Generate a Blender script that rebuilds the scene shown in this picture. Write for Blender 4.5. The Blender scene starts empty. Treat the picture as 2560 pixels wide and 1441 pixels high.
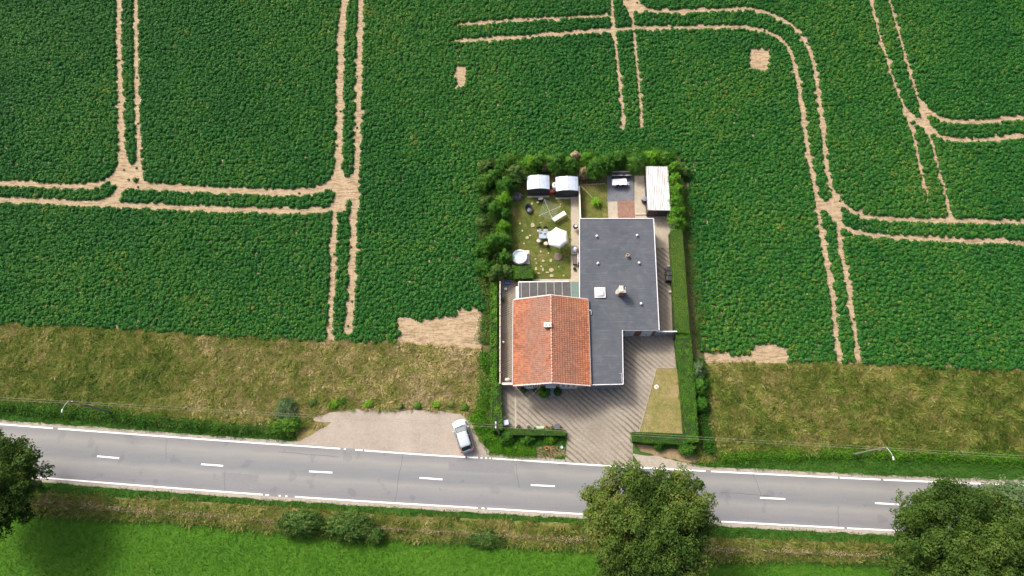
import bpy, math, random
import numpy as np
from mathutils import Vector, Matrix
R_ = math.radians
sc = bpy.context.scene
C = sc.collection
rng = np.random.default_rng(7)
random.seed(7)

# ---------------------------------------------------------------- camera, sky, sun, exposure
H = 79.0
TX, TY = R_(19.0), R_(2.0)
MR = Matrix.Rotation(TY, 3, 'Y') @ Matrix.Rotation(TX, 3, 'X')
cam = bpy.data.cameras.new('camera'); camo = bpy.data.objects.new('camera', cam); C.objects.link(camo)
cam.lens = 24; cam.sensor_width = 36; cam.clip_start = .5; cam.clip_end = 2000
camo.matrix_world = Matrix.Translation((0, 0, H)) @ MR.to_4x4()
sc.camera = camo
SUN_EL, SUN_DIR = R_(47), Vector((.68, -.73, 0)).normalized()    # horizontal direction the light travels
w = bpy.data.worlds.new('World'); sc.world = w; w.use_nodes = True
nt = w.node_tree; sky = nt.nodes.new('ShaderNodeTexSky'); sky.sky_type = 'NISHITA'; sky.sun_disc = False
sky.sun_elevation = SUN_EL
sky.sun_rotation = math.atan2(-SUN_DIR.x, -SUN_DIR.y)
sky.air_density = .7; sky.dust_density = 6; sky.ozone_density = 0
nt.links.new(sky.outputs[0], nt.nodes['Background'].inputs[0]); nt.nodes['Background'].inputs[1].default_value = .15
sl = bpy.data.lights.new('sun', 'SUN'); sl.energy = 1.95; sl.angle = R_(10); sl.color = (1, .95, .87)
so = bpy.data.objects.new('sun', sl); C.objects.link(so)
d = Vector((SUN_DIR.x*math.cos(SUN_EL), SUN_DIR.y*math.cos(SUN_EL), -math.sin(SUN_EL)))
so.rotation_euler = d.to_track_quat('-Z', 'Y').to_euler(); so.location = (-40, 40, 60)
sc.view_settings.view_transform = 'Standard'; sc.view_settings.look = 'None'
sc.view_settings.exposure = 0.82; sc.view_settings.gamma = 1

# ---------------------------------------------------------------- helpers
F = 24/36*2560
MRn = np.array(MR)
def P(px, py, z=0.):
    """point of the place at height z, seen at a photograph position"""
    v = MRn @ np.array([px-1280, 720.5-py, -F]); k = (z-H)/v[2]
    return np.array([k*v[0], k*v[1], z])
def PP(pts, z=0.): return [P(x, y, z) for x, y in pts]
def XY(pts, z=0.): return np.array([P(x, y, z)[:2] for x, y in pts])

def vnoise(x, y, s=1., seed=0):
    x = np.asarray(x)*s+seed*17.3+1000; y = np.asarray(y)*s+seed*9.1+1000
    xi = np.floor(x).astype(np.int64); yi = np.floor(y).astype(np.int64); fx = x-xi; fy = y-yi
    fx = fx*fx*(3-2*fx); fy = fy*fy*(3-2*fy)
    def h(a, b):
        n = (a*374761393+b*668265263+seed*982451653) & 0x7fffffff
        n = ((n ^ (n >> 13))*1274126177) & 0x7fffffff
        return ((n ^ (n >> 16)) & 0xffff)/65535.
    return (h(xi, yi)*(1-fx)+h(xi+1, yi)*fx)*(1-fy)+(h(xi, yi+1)*(1-fx)+h(xi+1, yi+1)*fx)*fy
def fbm(x, y, s=1., seed=0): return (vnoise(x, y, s, seed)*.5+vnoise(x, y, s*2.1, seed+1)*.3+vnoise(x, y, s*4.3, seed+2)*.2)
def inpoly(x, y, poly):
    ins = np.zeros(x.shape, bool); n = len(poly); j = n-1
    for i in range(n):
        xi, yi = poly[i][:2]; xj, yj = poly[j][:2]
        if yi != yj:
            ins ^= ((yi > y) != (yj > y)) & (x < (xj-xi)*(y-yi)/(yj-yi)+xi)
        j = i
    return ins
def dline(x, y, line):
    d = np.full(x.shape, 1e9)
    for a, b in zip(line[:-1], line[1:]):
        v = b-a; L = max((v**2).sum(), 1e-9)
        t = np.clip(((x-a[0])*v[0]+(y-a[1])*v[1])/L, 0, 1)
        d = np.minimum(d, np.hypot(x-a[0]-t*v[0], y-a[1]-t*v[1]))
    return d
def scatter(poly, step, jit=.5):
    poly = np.array(poly)[:, :2]; x0, y0 = poly.min(0); x1, y1 = poly.max(0)
    gx, gy = np.meshgrid(np.arange(x0, x1, step), np.arange(y0, y1, step))
    x = gx.ravel()+rng.uniform(-jit, jit, gx.size)*step; y = gy.ravel()+rng.uniform(-jit, jit, gx.size)*step
    k = inpoly(x, y, poly); return x[k], y[k]

# ------------------------------ materials
def nmat(name):
    m = bpy.data.materials.new(name); m.use_nodes = True; t = m.node_tree
    return m, t, t.nodes['Principled BSDF']
def col(c): return (c[0], c[1], c[2], 1)
def ramp(t, stops):
    r = t.nodes.new('ShaderNodeValToRGB'); e = r.color_ramp.elements
    while len(e) < len(stops): e.new(.5)
    for q, (p, c) in zip(e, stops): q.position = p; q.color = col(c)
    return r
def noise(t, scale, detail=4, rough=.55, vec=None, dist=0):
    n = t.nodes.new('ShaderNodeTexNoise'); n.inputs['Scale'].default_value = scale; n.inputs['Detail'].default_value = detail
    n.inputs['Roughness'].default_value = rough; n.inputs['Distortion'].default_value = dist
    t.links.new(vec or pos(t), n.inputs['Vector']); return n
def pos(t):
    for n in t.nodes:
        if n.type == 'NEW_GEOMETRY': return n.outputs['Position']
    return t.nodes.new('ShaderNodeNewGeometry').outputs['Position']
def mixc(t, fac, a, b, mode='MIX'):
    n = t.nodes.new('ShaderNodeMix'); n.data_type = 'RGBA'; n.blend_type = mode
    if isinstance(fac, float): n.inputs[0].default_value = fac
    else: t.links.new(fac, n.inputs[0])
    for s, v in ((6, a), (7, b)):
        if isinstance(v, tuple): n.inputs[s].default_value = col(v)
        else: t.links.new(v, n.inputs[s])
    return n.outputs[2]
def math_(t, op, a, b=0.):
    n = t.nodes.new('ShaderNodeMath'); n.operation = op
    for s, v in ((0, a), (1, b)):
        if isinstance(v, (int, float)): n.inputs[s].default_value = v
        else: t.links.new(v, n.inputs[s])
    return n.outputs[0]
def bump(t, bs, h, dist=.02, st=.6):
    n = t.nodes.new('ShaderNodeBump'); n.inputs['Distance'].default_value = dist; n.inputs['Strength'].default_value = st
    t.links.new(h, n.inputs['Height']); t.links.new(n.outputs[0], bs.inputs['Normal'])
def simple(name, c, rough=.6, metal=0., var=.12, scale=3., spec=.4, alpha=None):
    m, t, b = nmat(name)
    n = noise(t, scale, 5); r = ramp(t, [(.3, tuple(v*(1-var) for v in c)), (.7, tuple(min(1, v*(1+var)) for v in c))])
    t.links.new(n.outputs[0], r.inputs[0]); t.links.new(r.outputs[0], b.inputs['Base Color'])
    b.inputs['Roughness'].default_value = rough; b.inputs['Metallic'].default_value = metal; b.inputs['Specular IOR Level'].default_value = spec
    return m
def ground(name, big, small, s1=.15, s2=2.5, amt=.5, rough=.95, bm=.03, bs=6.):
    """big / small: colour stops driven by a coarse and a fine noise"""
    m, t, b = nmat(name)
    n1 = noise(t, s1, 6, .6); r1 = ramp(t, big); t.links.new(n1.outputs[0], r1.inputs[0])
    n2 = noise(t, s2, 6, .65, dist=.4); r2 = ramp(t, small); t.links.new(n2.outputs[0], r2.inputs[0])
    o = mixc(t, amt, r1.outputs[0], r2.outputs[0]); t.links.new(o, b.inputs['Base Color'])
    b.inputs['Roughness'].default_value = rough; b.inputs['Specular IOR Level'].default_value = .2
    n3 = noise(t, bs, 5, .6); bump(t, b, n3.outputs[0], bm, .8)
    return m
def leafmat(name, stops, transl=.18, rough=.55):
    m, t, b = nmat(name)
    a = t.nodes.new('ShaderNodeAttribute'); a.attribute_name = 'tint'
    r = ramp(t, stops); t.links.new(a.outputs['Fac'], r.inputs[0])
    t.links.new(r.outputs[0], b.inputs['Base Color']); b.inputs['Roughness'].default_value = rough; b.inputs['Specular IOR Level'].default_value = .10
    tr = t.nodes.new('ShaderNodeBsdfTranslucent'); t.links.new(r.outputs[0], tr.inputs[0])
    mx = t.nodes.new('ShaderNodeMixShader'); mx.inputs[0].default_value = transl
    t.links.new(b.outputs[0], mx.inputs[1]); t.links.new(tr.outputs[0], mx.inputs[2])
    t.links.new(mx.outputs[0], t.nodes['Material Output'].inputs[0]); return m

# ------------------------------ objects
def tag(o, label=None, cat=None, group=None, kind=None):
    for k, v in (('label', label), ('category', cat), ('group', group), ('kind', kind)):
        if v: o[k] = v
    return o
def thing(name, label, cat, loc=(0, 0, 0), rz=0., group=None):
    o = bpy.data.objects.new(name, None); C.objects.link(o); o.empty_display_size = .3
    o.location = tuple(float(v) for v in loc); o.rotation_euler = (0, 0, rz); return tag(o, label, cat, group)
def link(name, me, parent=None, origin=None):
    o = bpy.data.objects.new(name, me); C.objects.link(o)
    if parent: o.parent = parent
    elif origin is not None: o.location = tuple(float(v) for v in origin)
    return o
def dup(root, loc, rz=None, label=None, scale=None):
    r = root.copy(); C.objects.link(r); r.location = tuple(float(v) for v in loc)
    if rz is not None: r.rotation_euler = (0, 0, rz)
    if scale: r.scale = (scale,)*3
    if label: r['label'] = label
    for ch in list(root.children):
        c = ch.copy(); C.objects.link(c); c.parent = r
        for g in ch.children:
            q = g.copy(); C.objects.link(q); q.parent = c
    return r
class MB:
    """collects faces for one mesh; origin = world point the mesh is stored relative to"""
    def __init__(s, origin=(0, 0, 0)): s.v = []; s.f = []; s.mi = []; s.cur = 0; s.o = np.array(origin, float)
    def add(s, vs, fs):
        n = len(s.v); s.v += [tuple(float(q) for q in v) for v in vs]
        for f in fs: s.f.append(tuple(i+n for i in f)); s.mi.append(s.cur)
        return s
    def box(s, c, d, rz=0., rx=0., ry=0., taper=1.):
        M = Matrix.Rotation(rz, 3, 'Z') @ Matrix.Rotation(ry, 3, 'Y') @ Matrix.Rotation(rx, 3, 'X'); vs = []
        for z in (-.5, .5):
            k = taper if z > 0 else 1
            for x, y in ((-.5, -.5), (.5, -.5), (.5, .5), (-.5, .5)):
                v = M @ Vector((x*d[0]*k, y*d[1]*k, z*d[2])); vs.append((v.x+c[0], v.y+c[1], v.z+c[2]))
        return s.add(vs, [(3, 2, 1, 0), (4, 5, 6, 7), (0, 1, 5, 4), (1, 2, 6, 5), (2, 3, 7, 6), (3, 0, 4, 7)])
    def prism(s, poly, z0, z1, bottom=True):
        n = len(poly); p = [(q[0], q[1]) for q in poly]
        if sum(p[i][0]*p[(i+1) % n][1]-p[(i+1) % n][0]*p[i][1] for i in range(n)) < 0: p = p[::-1]
        vs = [(x, y, z0) for x, y in p]+[(x, y, z1) for x, y in p]
        fs = [tuple(range(n, 2*n))]+([tuple(range(n-1, -1, -1))] if bottom else [])
        fs += [(i, (i+1) % n, n+(i+1) % n, n+i) for i in range(n)]
        return s.add(vs, fs)
    def rings(s, rings, cap=True, close=True):
        m = len(rings[0]); vs = [v for r in rings for v in r]; fs = []
        for k in range(len(rings)-1):
            for i in range(m if close else m-1): j = (i+1) % m; fs.append((k*m+i, k*m+j, (k+1)*m+j, (k+1)*m+i))
        if cap: fs.append(tuple(range(m-1, -1, -1))); fs.append(tuple((len(rings)-1)*m+i for i in range(m)))
        return s.add(vs, fs)
    def lathe(s, c, prof, n=16, cap=True, sx=1., sy=1.):
        return s.rings([[(c[0]+r*sx*math.cos(2*math.pi*i/n), c[1]+r*sy*math.sin(2*math.pi*i/n), c[2]+z) for i in range(n)] for r, z in prof], cap)
    def tube(s, pts, r, n=6, cap=True):
        pts = [Vector([float(q) for q in p]) for p in pts]; rr = r if isinstance(r, (list, tuple)) else [r]*len(pts); rings = []
        for i, p in enumerate(pts):
            t = (pts[min(i+1, len(pts)-1)]-pts[max(i-1, 0)]).normalized()
            a = t.cross(Vector((0, 0, 1)) if abs(t.z) < .9 else Vector((1, 0, 0))).normalized(); b = a.cross(t).normalized()
            rings.append([tuple(p+(a*math.cos(2*math.pi*k/n)+b*math.sin(2*math.pi*k/n))*rr[i]) for k in range(n)])
        return s.rings(rings, cap)
    def build(s, name, mat, parent=None, smooth=False, bevel=0., label=None):
        me = bpy.data.meshes.new(name)
        me.from_pydata([tuple(np.array(v)-s.o) for v in s.v], [], s.f)
        for m in (mat if isinstance(mat, (list, tuple)) else [mat]): me.materials.append(m)
        me.polygons.foreach_set('material_index', s.mi)
        if smooth: me.polygons.foreach_set('use_smooth', [True]*len(s.f))
        me.update(); o = link(name, me, parent, None if parent else s.o)
        if bevel:
            b = o.modifiers.new('bevel', 'BEVEL'); b.width = bevel; b.segments = 2; b.limit_method = 'ANGLE'
        if label: o['label'] = label
        return o
def raw(name, V, quads, mat, parent=None, origin=(0, 0, 0), tint=None, nper=4, core=None):
    """big meshes straight from arrays; core = (verts, faces) added with tint 0"""
    V = V.reshape(-1, 3)-np.array(origin)
    me = bpy.data.meshes.new(name); n = len(V); nf = n//nper
    me.vertices.add(n); me.vertices.foreach_set('co', V.astype(np.float32).ravel())
    me.loops.add(n); me.loops.foreach_set('vertex_index', np.arange(n, dtype=np.int32))
    me.polygons.add(nf); me.polygons.foreach_set('loop_start', np.arange(0, n, nper, dtype=np.int32))
    me.materials.append(mat); me.update(calc_edges=True)
    if tint is not None:
        a = me.attributes.new('tint', 'FLOAT', 'FACE'); a.data.foreach_set('value', np.clip(tint, 0, 1).astype(np.float32))
    return link(name, me, parent, None if parent else origin)
def norm(v): return v/np.maximum(np.linalg.norm(v, axis=-1, keepdims=True), 1e-9)
def leafquads(Cc, N, size, aspect=.6):
    n = len(Cc); N = norm(N+rng.normal(0, .05, N.shape)); a = norm(np.cross(N, rng.normal(size=(n, 3)))); b = np.cross(N, a)
    s = np.broadcast_to(size, (n,))[:, None]
    return np.stack([Cc-a*s*.5, Cc+b*s*aspect*.5-N*s*.06, Cc+a*s*.5, Cc-b*s*aspect*.5-N*s*.06], 1)
def leaves(name, Cc, N, size, mat, tint, parent=None, origin=(0, 0, 0), aspect=.6):
    return raw(name, leafquads(Cc, N, size, aspect), None, mat, parent, origin, tint)
def blades(name, x, y, z, L, W, mat, tint, ang=None, lean=.8, parent=None, origin=(0, 0, 0)):
    """kite shaped grass blades that rise and bend over"""
    n = len(x); L = np.broadcast_to(L, (n,)); W = np.broadcast_to(W, (n,)); z = np.broadcast_to(z, (n,))
    a = rng.uniform(0, 2*np.pi, n) if ang is None else ang
    le = np.clip(lean+rng.normal(0, .18, n), .05, 1.3)
    dx, dy = np.cos(a)*np.sin(le), np.sin(a)*np.sin(le); dz = np.cos(le)
    b = np.stack([x, y, z], 1); dr = np.stack([dx, dy, dz], 1); sd = np.stack([-np.sin(a), np.cos(a), 0*a], 1)
    mid = b+dr*L[:, None]*.55+np.array([0, 0, 1.])*L[:, None]*.06; tip = b+dr*L[:, None]-np.array([0, 0, 1.])*L[:, None]*.06
    V = np.stack([b, mid-sd*W[:, None]*.5, tip, mid+sd*W[:, None]*.5], 1)
    return raw(name, V, None, mat, parent, origin, tint)
def rag(poly, amp, step=.5, seed=0):
    """resample a closed outline and make it uneven"""
    out = []; n = len(poly)
    for i in range(n):
        a = np.array(poly[i][:2]); b = np.array(poly[(i+1) % n][:2]); L = np.hypot(*(b-a)); k = max(1, int(L/step))
        if k > 400: k = 400
        nn = np.array([-(b-a)[1], (b-a)[0]])/max(L, 1e-6)
        for j in range(k):
            q = a+(b-a)*j/k; o = (fbm(q[0], q[1], 1.1, seed)-.5)*2*amp; out.append(q+nn*float(o))
    return out
def sheet(name, poly, z, mat, amp=0., step=.5, seed=0, kind='structure'):
    p = rag(poly, amp, step, seed) if amp else [np.array(q[:2]) for q in poly]
    import bmesh
    bm = bmesh.new(); vs = [bm.verts.new((float(q[0]), float(q[1]), z)) for q in p]; bm.faces.new(vs)
    bmesh.ops.triangulate(bm, faces=bm.faces[:], ngon_method='EAR_CLIP')
    bm.normal_update(); bm.faces.ensure_lookup_table()
    if bm.faces[0].normal.z < 0: bmesh.ops.reverse_faces(bm, faces=bm.faces[:])
    me = bpy.data.meshes.new(name); bm.to_mesh(me); bm.free(); me.materials.append(mat)
    o = link(name, me); o['kind'] = kind; return o
def ribbon(mb, line, wdt, z):
    l = [np.array(q[:2]) for q in line]; vs = []
    for i, p in enumerate(l):
        t = l[min(i+1, len(l)-1)]-l[max(i-1, 0)]; t = t/np.hypot(*t); nn = np.array([-t[1], t[0]])*wdt/2
        vs += [(*(p+nn), z), (*(p-nn), z)]
    mb.add(vs, [(2*i, 2*i+1, 2*i+3, 2*i+2) for i in range(len(l)-1)])
def resample(line, step):
    out = []
    for a, b in zip(line[:-1], line[1:]):
        L = np.hypot(*(b-a)[:2]); k = max(1, int(L/step)); out += [a+(b-a)*j/k for j in range(k)]
    return np.array(out+[line[-1]])
def smooth(line, it=2):
    l = np.array(line, float)
    for _ in range(it):
        n = [l[0]]
        for a, b in zip(l[:-1], l[1:]): n += [a*.75+b*.25, a*.25+b*.75]
        l = np.array(n+[l[-1]])
    return l

# ================================================================ THE SETTING
M = {}
M['ground'] = ground('far_ground', [(.3, (.03, .08, .012)), (.7, (.06, .12, .02))], [(.3, (.03, .07, .012)), (.7, (.07, .12, .03))])
M['soil'] = ground('dry_soil', [(.3, (.29, .22, .13)), (.7, (.39, .31, .195))], [(.3, (.19, .135, .08)), (.5, (.33, .25, .16)), (.8, (.47, .38, .26))], .4, 3.0, .65, bm=.10, bs=7)
def furrow(m):
    """drill and rake lines in the dry soil"""
    t = m.node_tree; b = t.nodes['Principled BSDF']; src = b.inputs['Base Color'].links[0].from_socket
    mp = t.nodes.new('ShaderNodeMapping'); mp.inputs['Scale'].default_value = (.5, 3.2, 1); t.links.new(pos(t), mp.inputs[0])
    n = noise(t, 1.4, 3, .5, mp.outputs[0], .8); r = ramp(t, [(.36, (.66, .62, .58)), (.5, (1, 1, 1)), (.7, (1.12, 1.12, 1.12))]); t.links.new(n.outputs[0], r.inputs[0])
    t.links.new(mixc(t, 1., src, r.outputs[0], 'MULTIPLY'), b.inputs['Base Color'])
furrow(M['soil'])
M['meadow'] = ground('meadow_soil', [(.35, (.10, .12, .025)), (.6, (.2, .165, .06))], [(.3, (.08, .08, .025)), (.5, (.18, .15, .055)), (.75, (.32, .25, .12))], .12, 2.2, .6, bm=.08, bs=5)
M['verge'] = ground('verge_soil', [(.3, (.028, .085, .01)), (.7, (.045, .12, .014))], [(.3, (.02, .05, .008)), (.7, (.06, .13, .02))], .3, 3, .5, bm=.05)
M['pasture'] = ground('pasture_turf', [(.3, (.03, .10, .006)), (.5, (.045, .13, .007)), (.75, (.07, .155, .012))], [(.3, (.025, .075, .005)), (.5, (.05, .14, .009)), (.78, (.10, .18, .025))], .16, 1.3, .5, bm=.06, bs=3)
M['lawn'] = ground('lawn_turf', [(.3, (.07, .12, .018)), (.5, (.13, .145, .03)), (.7, (.27, .21, .09))], [(.3, (.04, .08, .012)), (.55, (.10, .12, .03)), (.8, (.30, .25, .12))], .5, 2.2, .5, bm=.04)
M['drylawn'] = ground('dry_lawn_turf', [(.3, (.13, .16, .04)), (.5, (.26, .22, .09)), (.68, (.38, .27, .17))], [(.3, (.10, .12, .03)), (.55, (.26, .22, .09)), (.75, (.46, .37, .23))], .45, 2.2, .5, bm=.04)
M['gravel'] = ground('gravel', [(.32, (.22, .19, .155)), (.5, (.31, .27, .225)), (.68, (.37, .325, .27))], [(.25, (.17, .145, .115)), (.5, (.29, .25, .205)), (.8, (.40, .36, .31))], .28, 4, .45, bm=.03, bs=14)
M['shoulder'] = ground('shoulder', [(.3, (.27, .25, .21)), (.7, (.38, .34, .28))], [(.25, (.16, .14, .10)), (.5, (.3, .27, .22)), (.8, (.42, .38, .33))], .6, 4, .6, bm=.02, bs=15)
M['concrete'] = ground('concrete', [(.3, (.30, .27, .21)), (.7, (.42, .38, .30))], [(.3, (.22, .19, .14)), (.6, (.38, .34, .27)), (.85, (.48, .44, .36))], .5, 2.5, .5, bm=.006)
M['slab'] = ground('slate_slab', [(.3, (.10, .11, .13)), (.7, (.16, .17, .19))], [(.3, (.09, .10, .11)), (.7, (.19, .20, .22))], .6, 3, .5, bm=.004)
M['redgravel'] = ground('bark_bed', [(.3, (.19, .11, .08)), (.7, (.27, .165, .125))], [(.3, (.11, .065, .05)), (.55, (.24, .145, .11)), (.8, (.38, .28, .22))], .6, 4, .6, bm=.02)
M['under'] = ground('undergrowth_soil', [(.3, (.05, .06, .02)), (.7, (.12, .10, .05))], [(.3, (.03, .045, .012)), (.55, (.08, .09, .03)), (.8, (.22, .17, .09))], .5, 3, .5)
M['bare'] = ground('bare_earth', [(.3, (.2, .13, .07)), (.7, (.33, .25, .14))], [(.3, (.12, .09, .04)), (.7, (.35, .27, .16))], .5, 3, .5)

# asphalt: pale wheel-worn bands along the road, darker between and patches
def asphalt():
    m, t, b = nmat('worn_asphalt')
    sep = t.nodes.new('ShaderNodeSeparateXYZ')
    uv = t.nodes.new('ShaderNodeAttribute'); uv.attribute_name = 'across'
    n0 = noise(t, .25, 3); a = math_(t, 'ADD', uv.outputs['Fac'], math_(t, 'MULTIPLY', math_(t, 'SUBTRACT', n0.outputs[0], .5), .12))
    r = ramp(t, [(0, (.21, .208, .198)), (.08, (.162, .17, .176)), (.22, (.248, .246, .23)), (.40, (.16, .174, .183)), (.52, (.148, .162, .174)), (.63, (.238, .237, .226)), (.76, (.185, .187, .192)), (.90, (.142, .15, .17)), (1, (.22, .215, .21))])
    t.links.new(a, r.inputs[0])
    mp = t.nodes.new('ShaderNodeMapping'); mp.inputs['Scale'].default_value = (.25, 2.2, 1); mp.inputs['Rotation'].default_value = (0, 0, R_(4)); t.links.new(pos(t), mp.inputs[0])
    n1 = noise(t, 1., 6, .65, mp.outputs[0]); r1 = ramp(t, [(.3, (.13, .13, .135)), (.7, (.22, .215, .21))]); t.links.new(n1.outputs[0], r1.inputs[0])
    n2 = noise(t, 9, 6, .8); r2 = ramp(t, [(.3, (.10, .10, .10)), (.5, (.18, .18, .175)), (.75, (.28, .275, .27))]); t.links.new(n2.outputs[0], r2.inputs[0])
    c = mixc(t, .25, r.outputs[0], r1.outputs[0]); c = mixc(t, .22, c, r2.outputs[0])
    n4 = noise(t, .5, 2); r4 = ramp(t, [(.62, (1, 1, 1)), (.66, (.88, .88, .9))]); t.links.new(n4.outputs[0], r4.inputs[0])
    c = mixc(t, 1., c, r4.outputs[0], 'MULTIPLY')
    t.links.new(c, b.inputs['Base Color']); b.inputs['Roughness'].default_value = .8; b.inputs['Specular IOR Level'].default_value = .3
    bump(t, b, n2.outputs[0], .006, .6); return m
def paving(name, ang, period, c1, c2, dark, contrast=.75, along=.35):
    """block paving whose moss-dark joints run in diagonal rows"""
    m, t, b = nmat(name)
    mp = t.nodes.new('ShaderNodeMapping'); mp.vector_type = 'POINT'; mp.inputs['Rotation'].default_value = (0, 0, R_(ang)); t.links.new(pos(t), mp.inputs[0])
    nd = noise(t, .22, 2); sx = t.nodes.new('ShaderNodeSeparateXYZ'); t.links.new(mp.outputs[0], sx.inputs[0])
    wv = noise(t, 2.2, 3)
    u = math_(t, 'ADD', sx.outputs[1], math_(t, 'ADD', math_(t, 'MULTIPLY', nd.outputs[0], .7), math_(t, 'MULTIPLY', wv.outputs[0], .13)))
    s = math_(t, 'SINE', math_(t, 'MULTIPLY', u, 2*math.pi/period)); s = math_(t, 'ADD', math_(t, 'MULTIPLY', s, .5), .5)
    mp2 = t.nodes.new('ShaderNodeMapping'); mp2.inputs['Scale'].default_value = (along, 2.5, 1); t.links.new(mp.outputs[0], mp2.inputs[0])
    nb = noise(t, 1.2, 4, .6, mp2.outputs[0]); rb = ramp(t, [(.3, (.25,)*3), (.6, (1,)*3)]); t.links.new(nb.outputs[0], rb.inputs[0])
    nl = noise(t, .16, 2); rl = ramp(t, [(.36, (.25,)*3), (.52, (1,)*3)]); t.links.new(nl.outputs[0], rl.inputs[0])
    rs = ramp(t, [(.5, (0,)*3), (.82, (contrast,)*3)]); t.links.new(s, rs.inputs[0])
    fac = math_(t, 'MULTIPLY', math_(t, 'MULTIPLY', rs.outputs[0], rb.outputs[0]), rl.outputs[0])
    n1 = noise(t, .35, 5); r1 = ramp(t, [(.3, c1), (.7, c2)]); t.links.new(n1.outputs[0], r1.inputs[0])
    br = t.nodes.new('ShaderNodeTexBrick'); br.inputs['Scale'].default_value = 4.5; br.inputs['Color1'].default_value = (1, 1, 1, 1); br.inputs['Color2'].default_value = (.84, .82, .8, 1); br.inputs['Mortar'].default_value = (.6, .58, .52, 1); br.inputs['Mortar Size'].default_value = .03
    t.links.new(mp.outputs[0], br.inputs['Vector'])
    c = mixc(t, 1., r1.outputs[0], br.outputs[0], 'MULTIPLY')
    n2 = noise(t, 4, 5, .7); r2 = ramp(t, [(.3, (.82,)*3), (.7, (1.12,)*3)]); t.links.new(n2.outputs[0], r2.inputs[0]); c = mixc(t, 1., c, r2.outputs[0], 'MULTIPLY')
    c = mixc(t, fac, c, dark); t.links.new(c, b.inputs['Base Color']); b.inputs['Roughness'].default_value = .9; b.inputs['Specular IOR Level'].default_value = .2
    bump(t, b, br.outputs['Fac'], -.005, .5); return m
M['asphalt'] = asphalt()
M['paving'] = paving('driveway_paving', 42, .52, (.29, .26, .215), (.39, .35, .295), (.10, .09, .07), .85)
M['sidepaving'] = paving('side_path_paving', -24, .24, (.25, .22, .18), (.34, .30, .25), (.09, .08, .06), .8)
M['paint'] = ground('road_paint', [(.3, (.74, .74, .72)), (.7, (.82, .82, .8))], [(.25, (.5, .5, .48)), (.42, (.78, .78, .76)), (.7, (.86, .86, .85))], .5, 5, .5, .7, .002)

big = 420
gm = MB(); N = 14
for i in range(N):
    for j in range(N):
        x0, x1 = -big+2*big*i/N, -big+2*big*(i+1)/N; y0, y1 = -big+2*big*j/N, -big+2*big*(j+1)/N
        gm.add([(x0, y0, 0), (x1, y0, 0), (x1, y1, 0), (x0, y1, 0)], [(0, 1, 2, 3)])
go = gm.build('ground', M['ground']); go['kind'] = 'structure'

# lines of the place, read as photograph positions on the ground
fieldL = [(-420, 795), (-200, 803), (0, 812), (150, 815), (300, 822), (500, 838), (700, 848), (850, 853), (1000, 860)]
field_south = fieldL+[(1100, 866), (1203, 873), (1213, 820), (1206, 700), (1198, 560), (1203, 440), (1225, 402), (1300, 396), (1500, 390), (1700, 384), (1716, 450), (1730, 600), (1744, 760), (1754, 880), (1765, 908), (1970, 908), (2100, 908), (2300, 918), (2560, 926), (2800, 935), (3000, 942)]
field_poly = XY(field_south+[(3000, -160), (-420, -160)])
sheet('field_soil', field_poly, .006, M['soil'])

lineN = [(-500, 1022), (-200, 1046), (0, 1061), (130, 1071), (400, 1091), (640, 1108), (850, 1122), (1050, 1137), (1240, 1147), (1420, 1159), (1500, 1164), (1700, 1175), (2060, 1193), (2300, 1204), (2560, 1214), (2800, 1223), (3050, 1232)]
lineS = [(-500, 1150), (-200, 1171), (97, 1194), (370, 1216), (640, 1236), (850, 1250), (1050, 1262), (1240, 1273), (1460, 1286), (1795, 1304), (2233, 1327), (2560, 1342), (2800, 1352), (3050, 1362)]
LN, LS = smooth(XY(lineN), 1), smooth(XY(lineS), 1)
def off(line, dd):
    out = []
    for i, p in enumerate(line):
        t = line[min(i+1, len(line)-1)]-line[max(i-1, 0)]; t = t/np.hypot(*t); out.append(p+np.array([-t[1], t[0]])*dd)
    return np.array(out)
LN, LS = resample(LN, 1.), resample(LS, 1.)
# road slab (a strip with 10 columns across so the wear bands follow the road)
A, B = off(LN, .12), off(LS, -.12)
ii = np.linspace(0, len(A)-1, 150); jj = np.linspace(0, len(B)-1, 150)
A_ = np.stack([np.interp(ii, range(len(A)), A[:, k]) for k in (0, 1)], 1)
tB = np.array([np.argmin(np.abs(B[:, 0]-a[0])) for a in A_]); B_ = B[tB]
nc = 24; vs = []; ac = []
for a, b in zip(A_, B_):
    for k in range(nc+1): q = a+(b-a)*k/nc; vs.append((q[0], q[1], .026)); ac.append(k/nc)
fs = [(i*(nc+1)+k, (i+1)*(nc+1)+k, (i+1)*(nc+1)+k+1, i*(nc+1)+k+1) for i in range(len(A_)-1) for k in range(nc)]
rb = MB(); rb.add(vs, [f[::-1] for f in fs]); ro = rb.build('road', M['asphalt']); ro['kind'] = 'structure'
at = ro.data.attributes.new('across', 'FLOAT', 'POINT'); at.data.foreach_set('value', ac)
sheet('road_shoulder', list(off(LN, .5))+list(off(LS, -.5))[::-1], .020, M['shoulder'], .18, .35, 3)

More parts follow.
